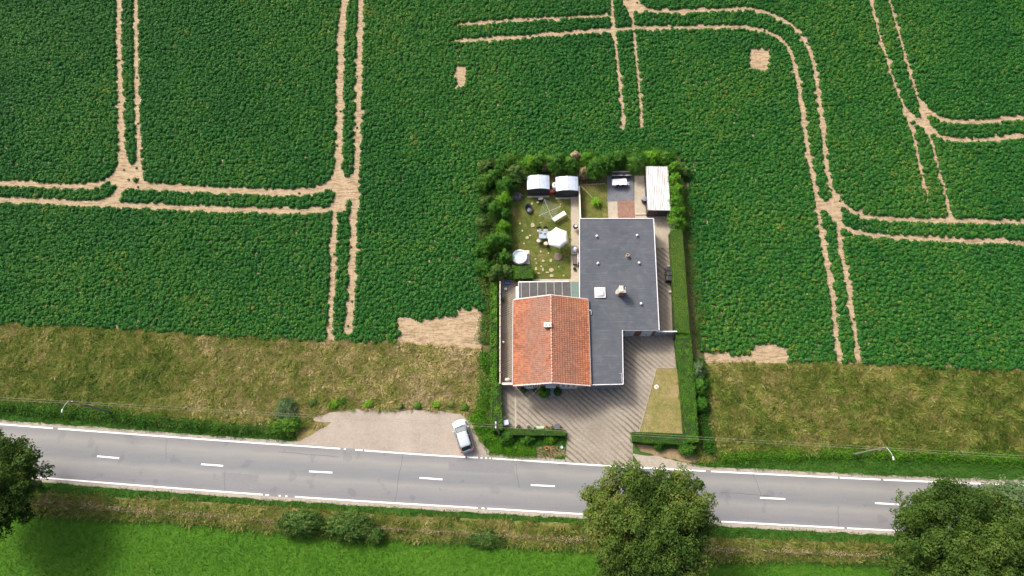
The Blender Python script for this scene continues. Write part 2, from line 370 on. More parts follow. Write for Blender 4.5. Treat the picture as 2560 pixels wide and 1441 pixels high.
def road_mark(line, gaps, name='road_marking', wd=.15):
    m = MB(); run = []
    gx = [(P(a, 1150)[0], P(b, 1150)[0]) for a, b in gaps]
    for p in resample(line, .1):
        if any(a < p[0] < b for a, b in gx):
            if len(run) > 2: ribbon(m, run, wd, .031)
            run = []
        else: run.append(p)
    if len(run) > 2: ribbon(m, run, wd, .031)
    o = m.build(name, M['paint']); o['kind'] = 'structure'
road_mark(LN, [(117, 128), (849, 856), (863, 868), (872, 877), (882, 885), (905, 909), (1164, 1168), (1196, 1200), (1208, 1211), (1219, 1222), (1228, 1231), (1763, 1773), (2090, 2092), (2195, 2198)])
road_mark(LS, [(668, 673), (684, 706), (712, 722), (729, 746), (1198, 1204), (1214, 1218), (2086, 2090)])
m = MB()
for a, b in (((-20, 1122), (35, 1126)), ((243, 1141), (298, 1146)), ((503, 1161), (558, 1165)), ((773, 1179), (831, 1182)), ((1049, 1195), (1106, 1199)), ((1327, 1213), (1387, 1216)), ((1608, 1229), (1668, 1232)), ((1900, 1245), (1963, 1248)), ((2187, 1258), (2248, 1262)), ((2475, 1274), (2538, 1277))):
    ribbon(m, XY([a, b]), .17, .031)
m.build('centre_line', M['paint'])['kind'] = 'structure'

# repairs in the asphalt
def road_piece(x0, x1, f0, f1, z, mat, name):
    p = []
    for x, f in ((x0, f0), (x1, f0), (x1, f1), (x0, f1)):
        X = P(x, 1200)[0]; a = A_[np.argmin(np.abs(A_[:, 0]-X))]; b = B[np.argmin(np.abs(B[:, 0]-X))]; p.append(a+(b-a)*f)
    sheet(name, p, z, mat)
M['patch'] = ground('asphalt_repair', [(.3, (.165, .17, .18)), (.7, (.19, .19, .195))], [(.3, (.13, .135, .145)), (.7, (.23, .225, .22))], .5, 8, .5, .8, .004, 20)
M['tar'] = simple('tar_seal', (.06, .062, .066), .6)
road_piece(1120, 1290, .12, .30, .0283, M['patch'], 'asphalt_patch'); road_piece(560, 640, .62, .90, .0283, M['patch'], 'asphalt_patch')
m = MB()
for x0_, f0_, f1_, dx_ in ((1290, .1, .55, 9), (1003, .04, .97, -12), (560, .6, .98, 5), (1885, .03, .5, 14), (400, .05, .45, 8), (2085, .55, .98, -6), (1800, .42, .44, 120), (690, .16, .18, 150)):
    l_ = []
    for k_ in range(9):
        f = f0_+(f1_-f0_)*k_/8; X = P(x0_+dx_*k_/8, 1200)[0]+random.uniform(-.08, .08); a = A_[np.argmin(np.abs(A_[:, 0]-X))]; b = B[np.argmin(np.abs(B[:, 0]-X))]; q = a+(b-a)*(f+random.uniform(-.004, .004)); l_.append(np.array([X, q[1]]))
    ribbon(m, l_, .035, .0295)
m.build('sealed_crack', M['tar'])['kind'] = 'structure'

# meadows, verges, pasture
meadL = fieldL+[(1100, 866), (1203, 873), (1225, 960), (1225, 1145)]
mpoly = XY(meadL)
sheet('meadow', list(mpoly)+list(off(LN, .42)[(off(LN, .42)[:, 0] < P(1225, 1150)[0])])[::-1], .010, M['meadow'])
meadR = [(1735, 1150), (1748, 908), (1970, 908), (2100, 908), (2300, 918), (2560, 926), (2800, 935), (3000, 942)]
oN = off(LN, .42)
sheet('meadow', list(XY(meadR))+list(oN[oN[:, 0] > P(1580, 1170)[0]])[::-1], .010, M['meadow'])
nettleL = [(-450, 985), (-200, 1002), (0, 1018), (200, 1033), (400, 1058), (560, 1070), (660, 1080), (735, 1085)]
vL = list(XY(nettleL+[(745, 1100)])); x1 = P(745, 1110)[0]
sheet('grass_verge', vL+list(oN[oN[:, 0] < x1])[::-1], .014, M['verge'], .15)
nettleR = [(1790, 1142), (1950, 1138), (2120, 1135), (2300, 1140), (2560, 1152), (2800, 1160), (3000, 1168)]
vR = list(XY([(1700, 1165)]+nettleR)); x0 = P(1712, 1170)[0]
sheet('grass_verge', vR+list(oN[oN[:, 0] > x0])[::-1], .014, M['verge'], .15)
vM = XY([(1200, 1075), (1418, 1080), (1412, 1150)])
oNm = oN[(oN[:, 0] > P(1195, 1145)[0]) & (oN[:, 0] < P(1412, 1155)[0])]
sheet('grass_verge', list(vM)+list(oNm)[::-1], .014, M['verge'], .1)
oS = off(LS, -.42)
pastN = [(-500, 1225), (-200, 1250), (100, 1285), (400, 1306), (640, 1325), (900, 1345), (1200, 1362), (1450, 1374), (1800, 1402), (2230, 1408), (2560, 1420), (3000, 1440)]
sheet('meadow', list(oS)+list(XY(pastN))[::-1], .010, M['meadow'])
sheet('pasture', list(XY(pastN))+list(XY([(3000, 1800), (-500, 1800)])), .012, M['pasture'])
greenS = [(-500, 1190), (100, 1232), (640, 1264), (1000, 1290), (1450, 1310), (1800, 1345), (2230, 1360), (2560, 1372), (3000, 1390)]
sheet('grass_verge', list(oS)+list(XY(greenS))[::-1], .014, M['verge'], .15)

layby = XY([(742, 1108), (790, 1080), (828, 1058), (770, 1052), (800, 1040), (850, 1028), (900, 1022), (1000, 1025), (1100, 1027), (1150, 1035), (1178, 1056), (1190, 1085), (1200, 1105), (1230, 1132), (1290, 1146), (1290, 1151)])
oNl = off(LN, .02); oNl = oNl[(oNl[:, 0] > P(742, 1108)[0]) & (oNl[:, 0] < P(1290, 1150)[0])]
sheet('layby', list(layby)+list(oNl)[::-1], .022, M['gravel'], .16, .4, 5)
sheet('gravel_edge', list(XY([(1580, 1135), (1640, 1140), (1700, 1155), (1790, 1172)]))+list(oN[(oN[:, 0] > P(1580, 1165)[0]) & (oN[:, 0] < P(1790, 1178)[0])])[::-1], .0225, M['shoulder'], .15)
sheet('bare_earth', XY([(1590, 1112), (1640, 1118), (1740, 1128), (1800, 1140), (1770, 1158), (1700, 1152), (1640, 1140), (1600, 1130)]), .017, M['bare'], .25)
sheet('bare_earth', XY([(1330, 1122), (1370, 1112), (1412, 1118), (1412, 1140), (1380, 1147), (1320, 1140)]), .017, M['bare'], .2)

# the plot: paving, paths, patios, lawns
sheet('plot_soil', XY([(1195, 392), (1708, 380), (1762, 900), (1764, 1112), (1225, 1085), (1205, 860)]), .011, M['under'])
oNd = off(LN, .12); oNd = oNd[(oNd[:, 0] > P(1415, 1160)[0]) & (oNd[:, 0] < P(1582, 1168)[0])]
sheet('driveway', list(XY([(1252, 962), (1560, 955), (1560, 820), (1640, 820), (1640, 620), (1688, 620), (1695, 830), (1702, 915), (1738, 1092), (1582, 1090), (1582, 1165)]))+list(oNd)[::-1]+list(XY([(1412, 1155), (1418, 1085), (1252, 1080)])), .024, M['paving'])
sheet('side_path', XY([(1250, 700), (1300, 700), (1300, 965), (1252, 965)]), .0275, M['sidepaving'])
sheet('garden_path', XY([(1427, 490), (1452, 490), (1450, 765), (1285, 765), (1285, 698), (1427, 698)]), .020, M['concrete'])
sheet('back_path', XY([(1586, 440), (1625, 440), (1632, 536), (1692, 536), (1692, 625), (1638, 640), (1636, 560), (1586, 550)]), .020, M['concrete'])
sheet('patio', XY([(1517, 440), (1583, 440), (1585, 501), (1519, 505)]), .028, M['slab'])
sheet('bark_bed', XY([(1543, 503), (1586, 501), (1588, 560), (1545, 560)]), .028, M['redgravel'])
sheet('sand_path', XY([(1519, 505), (1543, 504), (1545, 560), (1521, 560)]), .022, M['concrete'])
sheet('drain_channel', XY([(1286, 965), (1290, 965), (1292, 1078), (1287, 1078)]), .029, M['concrete'])
lawnA = XY([(1275, 480), (1300, 470), (1427, 488), (1427, 696), (1330, 698), (1330, 662), (1275, 662)])
lawnB = XY([(1453, 460), (1517, 460), (1521, 556), (1453, 556)])
lawnC = XY([(1641, 922), (1698, 922), (1716, 1085), (1597, 1082), (1620, 1000)])
sheet('lawn', lawnA, .024, M['lawn'], .1); sheet('lawn', lawnB, .024, M['lawn'], .1); sheet('lawn', lawnC, .029, M['drylawn'], .05)
# low stone edging round the front lawn
m = MB()
for a, b in (((1641, 921), (1698, 921)), ((1641, 921), (1620, 1000)), ((1620, 1000), (1597, 1082))):
    q = resample(XY([a, b]), .5)
    for p, r in zip(q[:-1], q[1:]):
        c = (p+r)/2; m.box((c[0], c[1], .05), (np.hypot(*(r-p))-.015, .07, .08), math.atan2(r[1]-p[1], r[0]-p[0]))
m.build('lawn_edging', M['concrete'])['kind'] = 'structure'

# ---------------------------------------------------------------- the crop
tracks = [  # (photograph positions, half width in metres)
 ([(298, -160), (298, 0), (297, 100), (300, 200), (303, 300), (306, 380), (300, 422), (275, 452), (230, 466), (150, 467), (60, 460), (-420, 452)], .62),
 ([(338, -160), (340, 0), (341, 200), (345, 320), (348, 400), (350, 455)], .6), ([(348, 400), (330, 450), (300, 480)], .7), ([(306, 380), (318, 440), (290, 490)], .8), ([(352, 420), (356, 460)], .55),
 ([(868, -160), (861, 0), (852, 100), (851, 200), (850, 300), (848, 390), (842, 440), (815, 470), (770, 482), (700, 482), (600, 478), (500, 474), (400, 468), (330, 463), (300, 470)], .72),
 ([(848, 380), (848, 470), (838, 520), (835, 600), (832, 700), (827, 780), (824, 850)], .6),
 ([(908, -160), (903, 0), (899, 100), (896, 250), (893, 400), (889, 460), (885, 540), (884, 600), (881, 700), (877, 780), (873, 830)], .64),
 ([(-420, 492), (0, 499), (100, 503), (200, 510), (270, 506), (305, 470)], .64), ([(200, 510), (300, 512), (500, 522), (700, 528), (800, 529), (838, 520), (870, 488), (890, 440)], .62), ([(850, 440), (862, 490), (850, 520)], .9),
 ([(1145, 62), (1200, 58), (1300, 50), (1400, 45), (1520, 40)], .5), ([(1143, 103), (1250, 97), (1400, 85), (1520, 77), (1600, 70), (1700, 70), (1850, 67), (1900, 74), (1948, 95), (1974, 125), (1990, 180), (2003, 260), (2014, 350), (2028, 430), (2040, 490), (2046, 540), (2054, 590), (2066, 650), (2080, 740), (2089, 830), (2098, 908)], .58),
 ([(1575, -60), (1590, 0), (1605, 22), (1640, 31), (1750, 29), (1850, 21), (1895, 26), (1950, 46), (1990, 72), (2019, 115), (2035, 165), (2045, 230), (2055, 320), (2065, 420), (2080, 480), (2090, 530), (2098, 600), (2112, 680), (2127, 760), (2139, 850), (2146, 908)], .56),
 ([(1520, -160), (1528, 0), (1535, 80), (1543, 150), (1550, 220), (1556, 280), (1558, 320)], .5), ([(1570, -160), (1578, 0), (1582, 60), (1588, 120), (1595, 200), (1602, 270), (1605, 318)], .47), ([(1480, 76), (1600, 70)], .5), ([(1560, 0), (1580, 40)], .6),
 ([(2150, -160), (2177, 0), (2190, 60), (2210, 130), (2235, 210), (2262, 275), (2280, 330), (2296, 400), (2312, 470)], .47), ([(2312, 470), (2320, 510), (2327, 548)], .30), ([(2188, -160), (2222, 0), (2245, 80), (2265, 150), (2285, 220), (2300, 262), (2310, 310), (2330, 360), (2345, 420), (2361, 480), (2378, 548)], .45),
 ([(2300, 255), (2330, 288), (2370, 304), (2430, 308), (2500, 300), (2560, 293), (3000, 240)], .6), ([(2268, 282), (2300, 308), (2345, 342), (2400, 354), (2480, 349), (2560, 341), (3000, 300)], .6),
 ([(2078, 470), (2100, 505), (2130, 532), (2180, 546), (2300, 551), (2400, 553), (2560, 558), (3000, 570)], .55), ([(2040, 500), (2075, 532), (2112, 570), (2150, 585), (2250, 595), (2400, 602), (2560, 607), (3000, 620)], .55), ([(285, 458), (325, 430)], .75), ([(350, 430), (354, 462)], .7), ([(838, 470), (866, 492)], .9), ([(888, 440), (880, 475)], .75), ([(2275, 290), (2302, 312)], .7), ([(2303, 270), (2318, 325)], .7), ([(2085, 495), (2090, 528)], .7), ([(1570, 5), (1600, 32)], .6), ([(2046, 500), (2090, 532)], .7), ([(2090, 500), (2098, 560)], .7)]
patches = [XY(p) for p in ([(1871, 122), (1926, 122), (1924, 178), (1872, 178)], [(1137, 164), (1163, 164), (1163, 222), (1137, 222)],
   [(998, 792), (1018, 790), (1035, 802), (1062, 800), (1080, 796), (1125, 790), (1140, 785), (1148, 768), (1205, 778), (1208, 873), (998, 862)],
   [(1755, 882), (1800, 878), (1825, 888), (1870, 888), (1882, 860), (1925, 855), (1965, 866), (1972, 910), (1755, 910)])]
TR = [(smooth(XY(t), 1), w_) for t, w_ in tracks]
def tdist(x, y):
    """signed distance to the edge of the nearest wheel track"""
    px = fbm(x, y, 1.3, 11)*.5; s = np.full(x.shape, 1e9)
    for l, w_ in TR: s = np.minimum(s, dline(x, y, l)-(w_*.92+(.08 if w_ > .6 else .04)+(px-.25)*.28))
    return s
def in_field(x, y):
    k = inpoly(x, y, field_poly); px = fbm(x, y, 1.3, 11)*.5
    for i_, p in enumerate(patches): k &= ~inpoly(x+(px-.25)*(.6 if i_ > 1 else .12), y, p)
    return k
def crop(name, poly, step, K):
    x, y = scatter(poly, step, .42); s = tdist(x, y); near = (s < .2) & (s > -.16); e = .02   # plants at a track's edge stand on one even line
    xn, yn = x[near], y[near]; gx = (tdist(xn+e, yn)-s[near])/e; gy = (tdist(xn, yn+e)-s[near])/e; q = np.clip(-s[near], 0, None)+.01
    x[near] += gx*np.where(s[near] < 0, q, 0); y[near] += gy*np.where(s[near] < 0, q, 0)
    k = in_field(x, y) & ((s > 0) | near); x, y = x[k], y[k]
    xs_, ys_ = scatter(poly, 1.5); k = in_field(xs_, ys_) & (tdist(xs_, ys_) < -.15) & (rng.random(len(xs_)) < .25); nb = len(x); x = np.r_[x, xs_[k]]; y = np.r_[y, ys_[k]]; n = len(x)
    hh = .36+.22*fbm(x, y, .8, 5)+rng.uniform(-.08, .08, n); rad = rng.uniform(.27, .44, n)
    hh[nb:] *= .3; rad[nb:] *= .45
    dr = rng.normal(size=(n, K, 3)); dr[..., 2] = np.abs(dr[..., 2])*1.1+.1; dr = norm(dr)
    q = rng.uniform(.72, 1.02, (n, K, 1))
    Cc = np.stack([x, y, 0*x], 1)[:, None]+dr*q*np.stack([rad, rad, hh], 1)[:, None]
    Cc[..., 2] = np.maximum(Cc[..., 2], .05)
    N_ = norm(dr*np.array([1, 1, .7])+np.array([0, 0, .45])+rng.normal(0, .28, dr.shape))
    sz = rng.uniform(.13, .24, (n, K)); sz[nb:] *= .5
    tint = .56+.5*(fbm(x, y, .09, 2)-.5)+.24*(fbm(x, y, .6, 3)-.5)+rng.normal(0, .09, n)
    sick = (fbm(x, y, .35, 21) > .70) & (rng.random(n) < .2)
    tint = tint[:, None]+rng.normal(0, .09, (n, K)); tint[sick] += .22
    K2 = 18; r2 = rng.uniform(.05, .38, (n, K2)); a2 = rng.uniform(0, 6.283, (n, K2))
    C2 = np.stack([x[:, None]+r2*np.cos(a2), y[:, None]+r2*np.sin(a2), rng.uniform(.03, .16, (n, K2))], -1)
    N2 = norm(rng.normal(0, .3, C2.shape)+np.array([0, 0, 1.])); s2 = rng.uniform(.22, .33, (n, K2)); s2[nb:] *= .4; r2[nb:] *= .5; C2[nb:, :, :2] = np.stack([x[nb:], y[nb:]], 1)[:, None]+(C2[nb:, :, :2]-np.stack([x[nb:], y[nb:]], 1)[:, None])*.4; t2 = np.full((n, K2), .40)+rng.normal(0, .1, (n, K2))
    Cc = np.concatenate([Cc.reshape(-1, 3), C2.reshape(-1, 3)]); N_ = np.concatenate([N_.reshape(-1, 3), N2.reshape(-1, 3)])
    o = leaves(name, Cc, N_, np.r_[sz.ravel(), s2.ravel()], M['crop'], np.r_[tint.ravel(), t2.ravel()], aspect=.72)
    o['kind'] = 'stuff'; return o
M['crop'] = leafmat('crop_leaf', [(0, (.010, .060, .012)), (.4, (.018, .102, .018)), (.62, (.030, .134, .020)), (.85, (.060, .16, .020)), (1, (.16, .19, .035))], .15, .5)
crop('crop_field', field_poly, .44, 54)

# ================================================================ GRASSES
G_DRY = leafmat('dry_grass', [(0, (.04, .08, .012)), (.3, (.12, .175, .026)), (.5, (.195, .205, .046)), (.66, (.28, .235, .09)), (.85, (.40, .32, .16)), (1, (.55, .45, .28))], .3, .7)
G_GREEN = leafmat('verge_grass', [(0, (.012, .05, .006)), (.4, (.03, .115, .010)), (.7, (.06, .165, .015)), (.9, (.14, .21, .03)), (1, (.34, .31, .12))], .25, .6)
G_PAST = leafmat('pasture_grass', [(0, (.02, .065, .005)), (.4, (.04, .12, .008)), (.7, (.068, .16, .012)), (1, (.14, .23, .03))], .25, .6)
def meadow_grass(name, poly, step, dry, seed, L=(.3, .75), W=(.04, .10)):
    x, y = scatter(poly, step); k = np.ones(len(x), bool)
    for pl in (layby,): k &= ~inpoly(x, y, pl)
    x, y = x[k], y[k]; n = len(x)
    ang = (fbm(x, y, .55, seed)*4+fbm(x, y, 1.5, seed+5)*2)*np.pi+rng.normal(0, .5, n)
    d_ = dry(x, y) if callable(dry) else dry
    t = d_+.42*(fbm(x, y, .22, seed+9)-.5)+.7*(fbm(x, y, 1.1, seed+2)-.5)+rng.normal(0, .14, n)
    o = blades(name, x, y, .015, rng.uniform(*L, n), rng.uniform(*W, n), G_DRY, t, ang, 1.12+.0*x)
    o['kind'] = 'stuff'; return o
def dryL(x, y):
    x0 = P(350, 900)[0]; x1 = P(900, 900)[0]; b = np.clip((x-x0)/(x1-x0), 0, 1)
    low = np.clip((P(0, 900)[1]-y)/4, 0, 1)
    return .34+.31*b-.06*low*(1-b)
meadow_grass('meadow_grass', list(mpoly)[:-1]+list(XY([(1200, 1040), (1150, 1030), (900, 1030), (760, 1075), (735, 1085), (400, 1060), (200, 1035), (0, 1022), (-200, 1005), (-420, 985)])), .08, dryL, 31)
meadow_grass('meadow_grass', XY([(1760, 910), (1970, 910), (2100, 910), (2300, 920), (2560, 928), (2800, 937), (2960, 943), (2960, 1160), (2560, 1148), (2300, 1138), (2120, 1135), (1950, 1140), (1790, 1150), (1745, 1150)]), .08, lambda x, y: .40-.12*np.clip((x-P(2000, 1000)[0])/20, 0, 1), 41)
meadow_grass('meadow_grass', list(XY(greenS))[::-1][1:-1]+list(XY(pastN))[1:-1], .10, lambda x, y: .37+.0*x, 51, (.35, .8))
def green_grass(name, poly, step, mat, seed, L=(.12, .32), W=(.03, .06), base=.45, lean=.7, s1=.2, amp=.6):
    x, y = scatter(poly, step); n = len(x)
    t = base+amp*(fbm(x, y, s1, seed)-.5)+.4*(fbm(x, y, 1.1, seed+3)-.5)+rng.normal(0, .12, n)
    ang = fbm(x, y, .8, seed+1)*4*np.pi+rng.normal(0, .8, n)
    o = blades(name, x, y, .012, rng.uniform(*L, n), rng.uniform(*W, n), mat, t, ang, lean); o['kind'] = 'stuff'; return o
green_grass('verge_grass', vL+list(oN[oN[:, 0] < x1])[::-1], .10, G_GREEN, 61, (.15, .42))
green_grass('verge_grass', vR+list(oN[oN[:, 0] > x0])[::-1], .10, G_GREEN, 62, (.15, .42))
green_grass('verge_grass', list(vM)+list(oNm)[::-1], .09, G_GREEN, 63, (.15, .4), base=.55)
green_grass('verge_grass', list(oS)+list(XY(greenS))[::-1], .10, G_GREEN, 64, (.15, .42))
green_grass('pasture_grass', list(XY(pastN))+list(XY([(3000, 1500), (-500, 1500)])), .12, G_PAST, 65, (.12, .32), (.03, .07), .5, .8, .14, .8)
green_grass('lawn_grass', lawnA, .075, G_DRY, 66, (.05, .15), (.03, .06), .30, .8, .35, 1.2)
green_grass('lawn_grass', lawnB, .09, G_DRY, 67, (.06, .16), (.03, .06), .45, .8, .4, 1.2)
green_grass('lawn_grass', lawnC, .085, G_DRY, 68, (.06, .16), (.03, .06), .52, .8, .28, 1.3)

# ================================================================ LEAFY PLANTS
L_HEDGE = leafmat('hedge_leaf', [(0, (.014, .07, .006)), (.35, (.04, .14, .008)), (.65, (.085, .225, .010)), (1, (.17, .30, .02))], .15, .5)
L_DARK = leafmat('conifer_leaf', [(0, (.010, .050, .006)), (.4, (.025, .10, .010)), (.75, (.06, .155, .014)), (1, (.14, .22, .03))], .12, .55)
L_OLIVE = leafmat('shrub_leaf', [(0, (.015, .045, .008)), (.4, (.04, .10, .018)), (.75, (.09, .155, .03)), (1, (.2, .22, .06))], .18, .55)
L_TREE = leafmat('tree_leaf', [(0, (.022, .05, .009)), (.35, (.048, .10, .016)), (.65, (.095, .155, .026)), (.88, (.15, .195, .038)), (1, (.25, .2, .07))], .38, .6)
L_PALE = leafmat('grey_leaf', [(0, (.03, .075, .025)), (.5, (.08, .14, .055)), (1, (.17, .22, .10))], .2, .6)
L_DEAD = leafmat('withered_leaf', [(0, (.09, .06, .02)), (.5, (.26, .2, .10)), (1, (.48, .42, .26))], .2, .7)
BARK = simple('bark', (.10, .08, .055), .9, 0, .35, 6)
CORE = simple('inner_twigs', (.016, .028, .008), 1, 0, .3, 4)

def shrub(name, label, cat, px, py, rpx, h, mat, group=None, lump=.25, leaf=.12, n=2600, base=.45, sy=1., pointy=.5, seed=None, zc=None):
    c = P(px, py, h*.65); r = rpx/ (F*.99/(H-h*.65)) ; seed = seed or int(px*3+py)
    root = thing(name, label, cat, (c[0], c[1], 0), 0, group)
    dr = rng.normal(size=(n, 3)); dr[:, 2] = np.abs(dr[:, 2])*1.2-.25; dr = norm(dr)
    th = np.arctan2(dr[:, 1], dr[:, 0]); k = 4.2/max(r, .5)
    lm = fbm(dr[:, 0]*r*3+seed, dr[:, 1]*r*3+dr[:, 2]*2.2, .9, seed % 97)-.42
    q = 1+lump*2.2*lm; inn = rng.uniform(.72, 1.03, n)
    el = np.clip(dr[:, 2], 0, 1); prof = (1-el**2*pointy*.35)
    X = np.stack([dr[:, 0]*r*q*inn*prof, dr[:, 1]*r*sy*q*inn*prof, h*.45+dr[:, 2]*h*.55*(q*.6+.4)*inn], 1); X[:, 2] = np.clip(X[:, 2], .05, None)
    N_ = norm(dr+np.array([0, 0, .3])+rng.normal(0, .35, dr.shape))
    t = base-.08+1.3*lm+rng.normal(0, .13, n)  # hollows painted darker and lumps lighter, shading put into the leaf tint
    leaves('foliage', X, N_, rng.uniform(.75, 1.3, n)*leaf, mat, t, root)
    m = MB(); m.tube([(0, 0, 0), (.05, .02, h*.3), (0, 0, h*.62)], [.07, .05, .02])
    for a in range(5): m.tube([(0, 0, h*.12), (math.cos(a*1.3)*r*.35, math.sin(a*1.3)*r*.35*sy, h*.35), (math.cos(a*1.3)*r*.62, math.sin(a*1.3)*r*.62*sy, h*.6)], [.04, .025, .01], 5)
    m.build('stem', BARK, root); return root
def hedge(name, label, poly_px, h, mat, n_m2=220, leaf=.07, rough=.05, base=.5, inset=.08, shaggy=0., zpx=None, group=None):
    poly = XY(poly_px, h if zpx is None else zpx); c = poly.mean(0); root = thing(name, label, 'hedge', (c[0], c[1], 0), 0, group)
    poly = [q for q in poly]
    # inner mass of twigs
    cin = [c+(q-c)*(1-inset*2/max(np.hypot(*(q-c)), .3)) for q in poly]
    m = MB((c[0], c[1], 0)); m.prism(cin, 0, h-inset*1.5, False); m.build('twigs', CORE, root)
    pts = []; nr = []
    A_ = abs(sum(poly[i-1][0]*poly[i][1]-poly[i][0]*poly[i-1][1] for i in range(len(poly))))/2
    x, y = scatter(poly, 1/math.sqrt(n_m2)); 
    zz = h+(fbm(x, y, 1.3, 7)-.5)*rough*4-rng.uniform(0, .10, len(x))+shaggy*(fbm(x, y, 3, 8)-.5)
    pts.append(np.stack([x, y, zz], 1)); nr.append(np.tile([0, 0, 1.], (len(x), 1)))
    for i in range(len(poly)):
        a, b = poly[i-1], poly[i]; L = np.hypot(*(b-a)); k = int(L*h*n_m2*.7)
        if k < 3: continue
        tt = rng.random(k); z = rng.uniform(0, h, k)
        nn = np.array([(b-a)[1], -(b-a)[0]])/L; 
        mid = (a+b)/2
        if inpoly(np.array([mid[0]+nn[0]*.05]), np.array([mid[1]+nn[1]*.05]), poly)[0]: nn = -nn
        q = a+(b-a)*tt[:, None]; o = (fbm(q[:, 0]+q[:, 1], z, 1.5, 9)-.5)*(rough*5+shaggy)-rng.uniform(0, .08, k)
        pts.append(np.concatenate([q+nn*o[:, None], z[:, None]], 1)); nr.append(np.tile([nn[0], nn[1], .25], (k, 1)))
    X = np.concatenate(pts); N_ = norm(np.concatenate(nr)+rng.normal(0, .33, X.shape)); n = len(X)
    t = base+.5*(fbm(X[:, 0], X[:, 1], .45, 3)-.5)+.7*(fbm(X[:, 0], X[:, 1]+X[:, 2], 2.4, 4)-.5)+rng.normal(0, .12, n)
    leaves('foliage', X, N_, rng.uniform(.7, 1.35, n)*leaf, mat, t, root, (c[0], c[1], 0)); return root
def tree(label, cpx, cpy, rx, ry, h, mat, base=.45, clumps=150, per=330, leaf=.26, seed=1, zc=.62, lobes=None):
    """trunk, limbs and a crown of many leaf clumps"""
    rs = np.random.default_rng(seed); zc_ = h*zc; c = P(cpx, cpy, zc_)
    sc_ = F/(H-zc_)*1.02; rx, ry = rx/sc_, ry/sc_; rz = h*(1-zc)
    root = thing('tree', label, 'tree', (c[0], c[1], 0))
    cl = []; tries = 0
    while len(cl) < clumps and tries < 60000:
        tries += 1; v = rs.normal(size=3); v /= np.linalg.norm(v)
        if v[2] < -.35: continue
        q = rs.uniform(.35, 1.)**.5 if rs.random() < .85 else rs.uniform(.2, .6)
        edge = 1+.26*(fbm(np.array([v[0]*2.2+seed*7]), np.array([v[1]*2.2+v[2]]), 1.2, seed)[0]-.5)*2
        p = v*q*np.array([rx, ry, rz])*edge*.88
        if lobes and not lobes(p[0]/rx, p[1]/ry): continue
        cl.append(p)
    cl = np.array(cl); n = len(cl)
    rr = rs.uniform(.65, 1.25, n)
    dr = rs.normal(size=(n, per, 3)); dr[..., 2] = np.abs(dr[..., 2])-.45*rs.random((n, per)); dr = norm(dr)
    lob = 1+.35*np.sin(dr[..., 0:1]*5+cl[:, None, 0:1]*3)*np.sin(dr[..., 1:2]*5+cl[:, None, 1:2]*4)
    q = rs.uniform(.55, 1.0, (n, per, 1))*lob
    X = cl[:, None]+dr*q*(rr[:, None, None])*np.array([1, 1, .75])
    X = X+np.array([0, 0, zc_])
    N_ = norm(dr+np.array([0, 0, .35])+rs.normal(0, .45, dr.shape))
    hgt = (cl[:, 2]/rz)
    t = base+rs.normal(0, .10, n)[:, None]+.35*(vnoise(cl[:, 0], cl[:, 1], .25, seed)-.5)[:, None]+rs.normal(0, .12, (n, per))
    leaves('crown', X.reshape(-1, 3), N_.reshape(-1, 3), rs.uniform(.7, 1.3, n*per)*leaf, mat, t.ravel(), root, aspect=.65)
    m = MB(); th = zc_*.55; R0 = h*.028
    m.tube([(0, 0, -.1), (0, 0, .4), (.1, .05, th*.5), (.05, .1, th), (0, 0, zc_+rz*.5)], [R0*1.5, R0*1.1, R0, R0*.85, R0*.25], 12)
    sel = rs.permutation(n)[:46]
    for i in sel:
        e = cl[i]+np.array([0, 0, zc_]); z0 = rs.uniform(.45, .95)*th+ (0 if e[2] > th else -th*.1)
        mid = np.array([e[0]*.42, e[1]*.42, z0+(e[2]-z0)*.5+.3]); r0 = R0*rs.uniform(.3, .5)
        m.tube([(0.05, .05, z0), tuple(mid), tuple(e)], [r0, r0*.6, r0*.15], 6)
        for _ in range(2):
            e2 = e+rs.normal(0, .8, 3); m.tube([tuple(mid), tuple((mid+e2)/2+[0, 0, .15]), tuple(e2)], [r0*.45, r0*.3, r0*.08], 5)
    m.build('trunk', BARK, root, True); return root

tree('big round green broadleaf tree in front of the driveway, overhanging the road', 1624, 1318, 166, 160, 13, L_TREE, .60, 360, 330, .22, 3)
tree('dark broadleaf tree hanging over the left end of the road', -28, 1200, 146, 155, 12, L_TREE, .32, 260, 330, .22, 11)
tree('large olive green broadleaf tree at the lower right corner by the road', 2412, 1392, 184, 180, 14, L_TREE, .46, 420, 330, .22, 17)
tree('paler grey-green tree crown at the right edge, beside the larger dark one', 2565, 1290, 98, 88, 12, L_PALE, .45, 130, 330, .22, 23)

# bushes on the far verge
GB = 'bushes along the pasture bank'
shrub('bush', 'dark rounded bush on the bank below the road, left one of the close pair', 'bush', 748, 1308, 54, 1.9, L_OLIVE, GB, .45, .15, 9000, .42, .55, .2)
shrub('bush', 'dark rounded bush on the bank below the road, right one of the close pair', 'bush', 868, 1316, 58, 1.9, L_OLIVE, GB, .45, .15, 9000, .42, .55, .2)
shrub('bush', 'small scraggy green bush right of the dark pair on the bank', 'bush', 938, 1338, 24, 1.3, L_OLIVE, GB, .4, .14, 2500, .45, .8, .2)
shrub('bush', 'low spreading olive bush on the bank just left of the big round tree', 'bush', 1215, 1350, 44, .6, L_OLIVE, GB, .5, .14, 3000, .42, .5, .2)
shrub('bush', 'blue-green bush in the long grass at the left end of the gravel layby', 'bush', 712, 1022, 26, 1.3, L_PALE, None, .4, .14, 2600, .45, 1.2, .2)
shrub('bush', 'dense dark green scrub where the verge meets the gravel layby', 'bush', 715, 1062, 40, 1.2, L_DARK, None, .4, .14, 4500, .65, .6, .2)
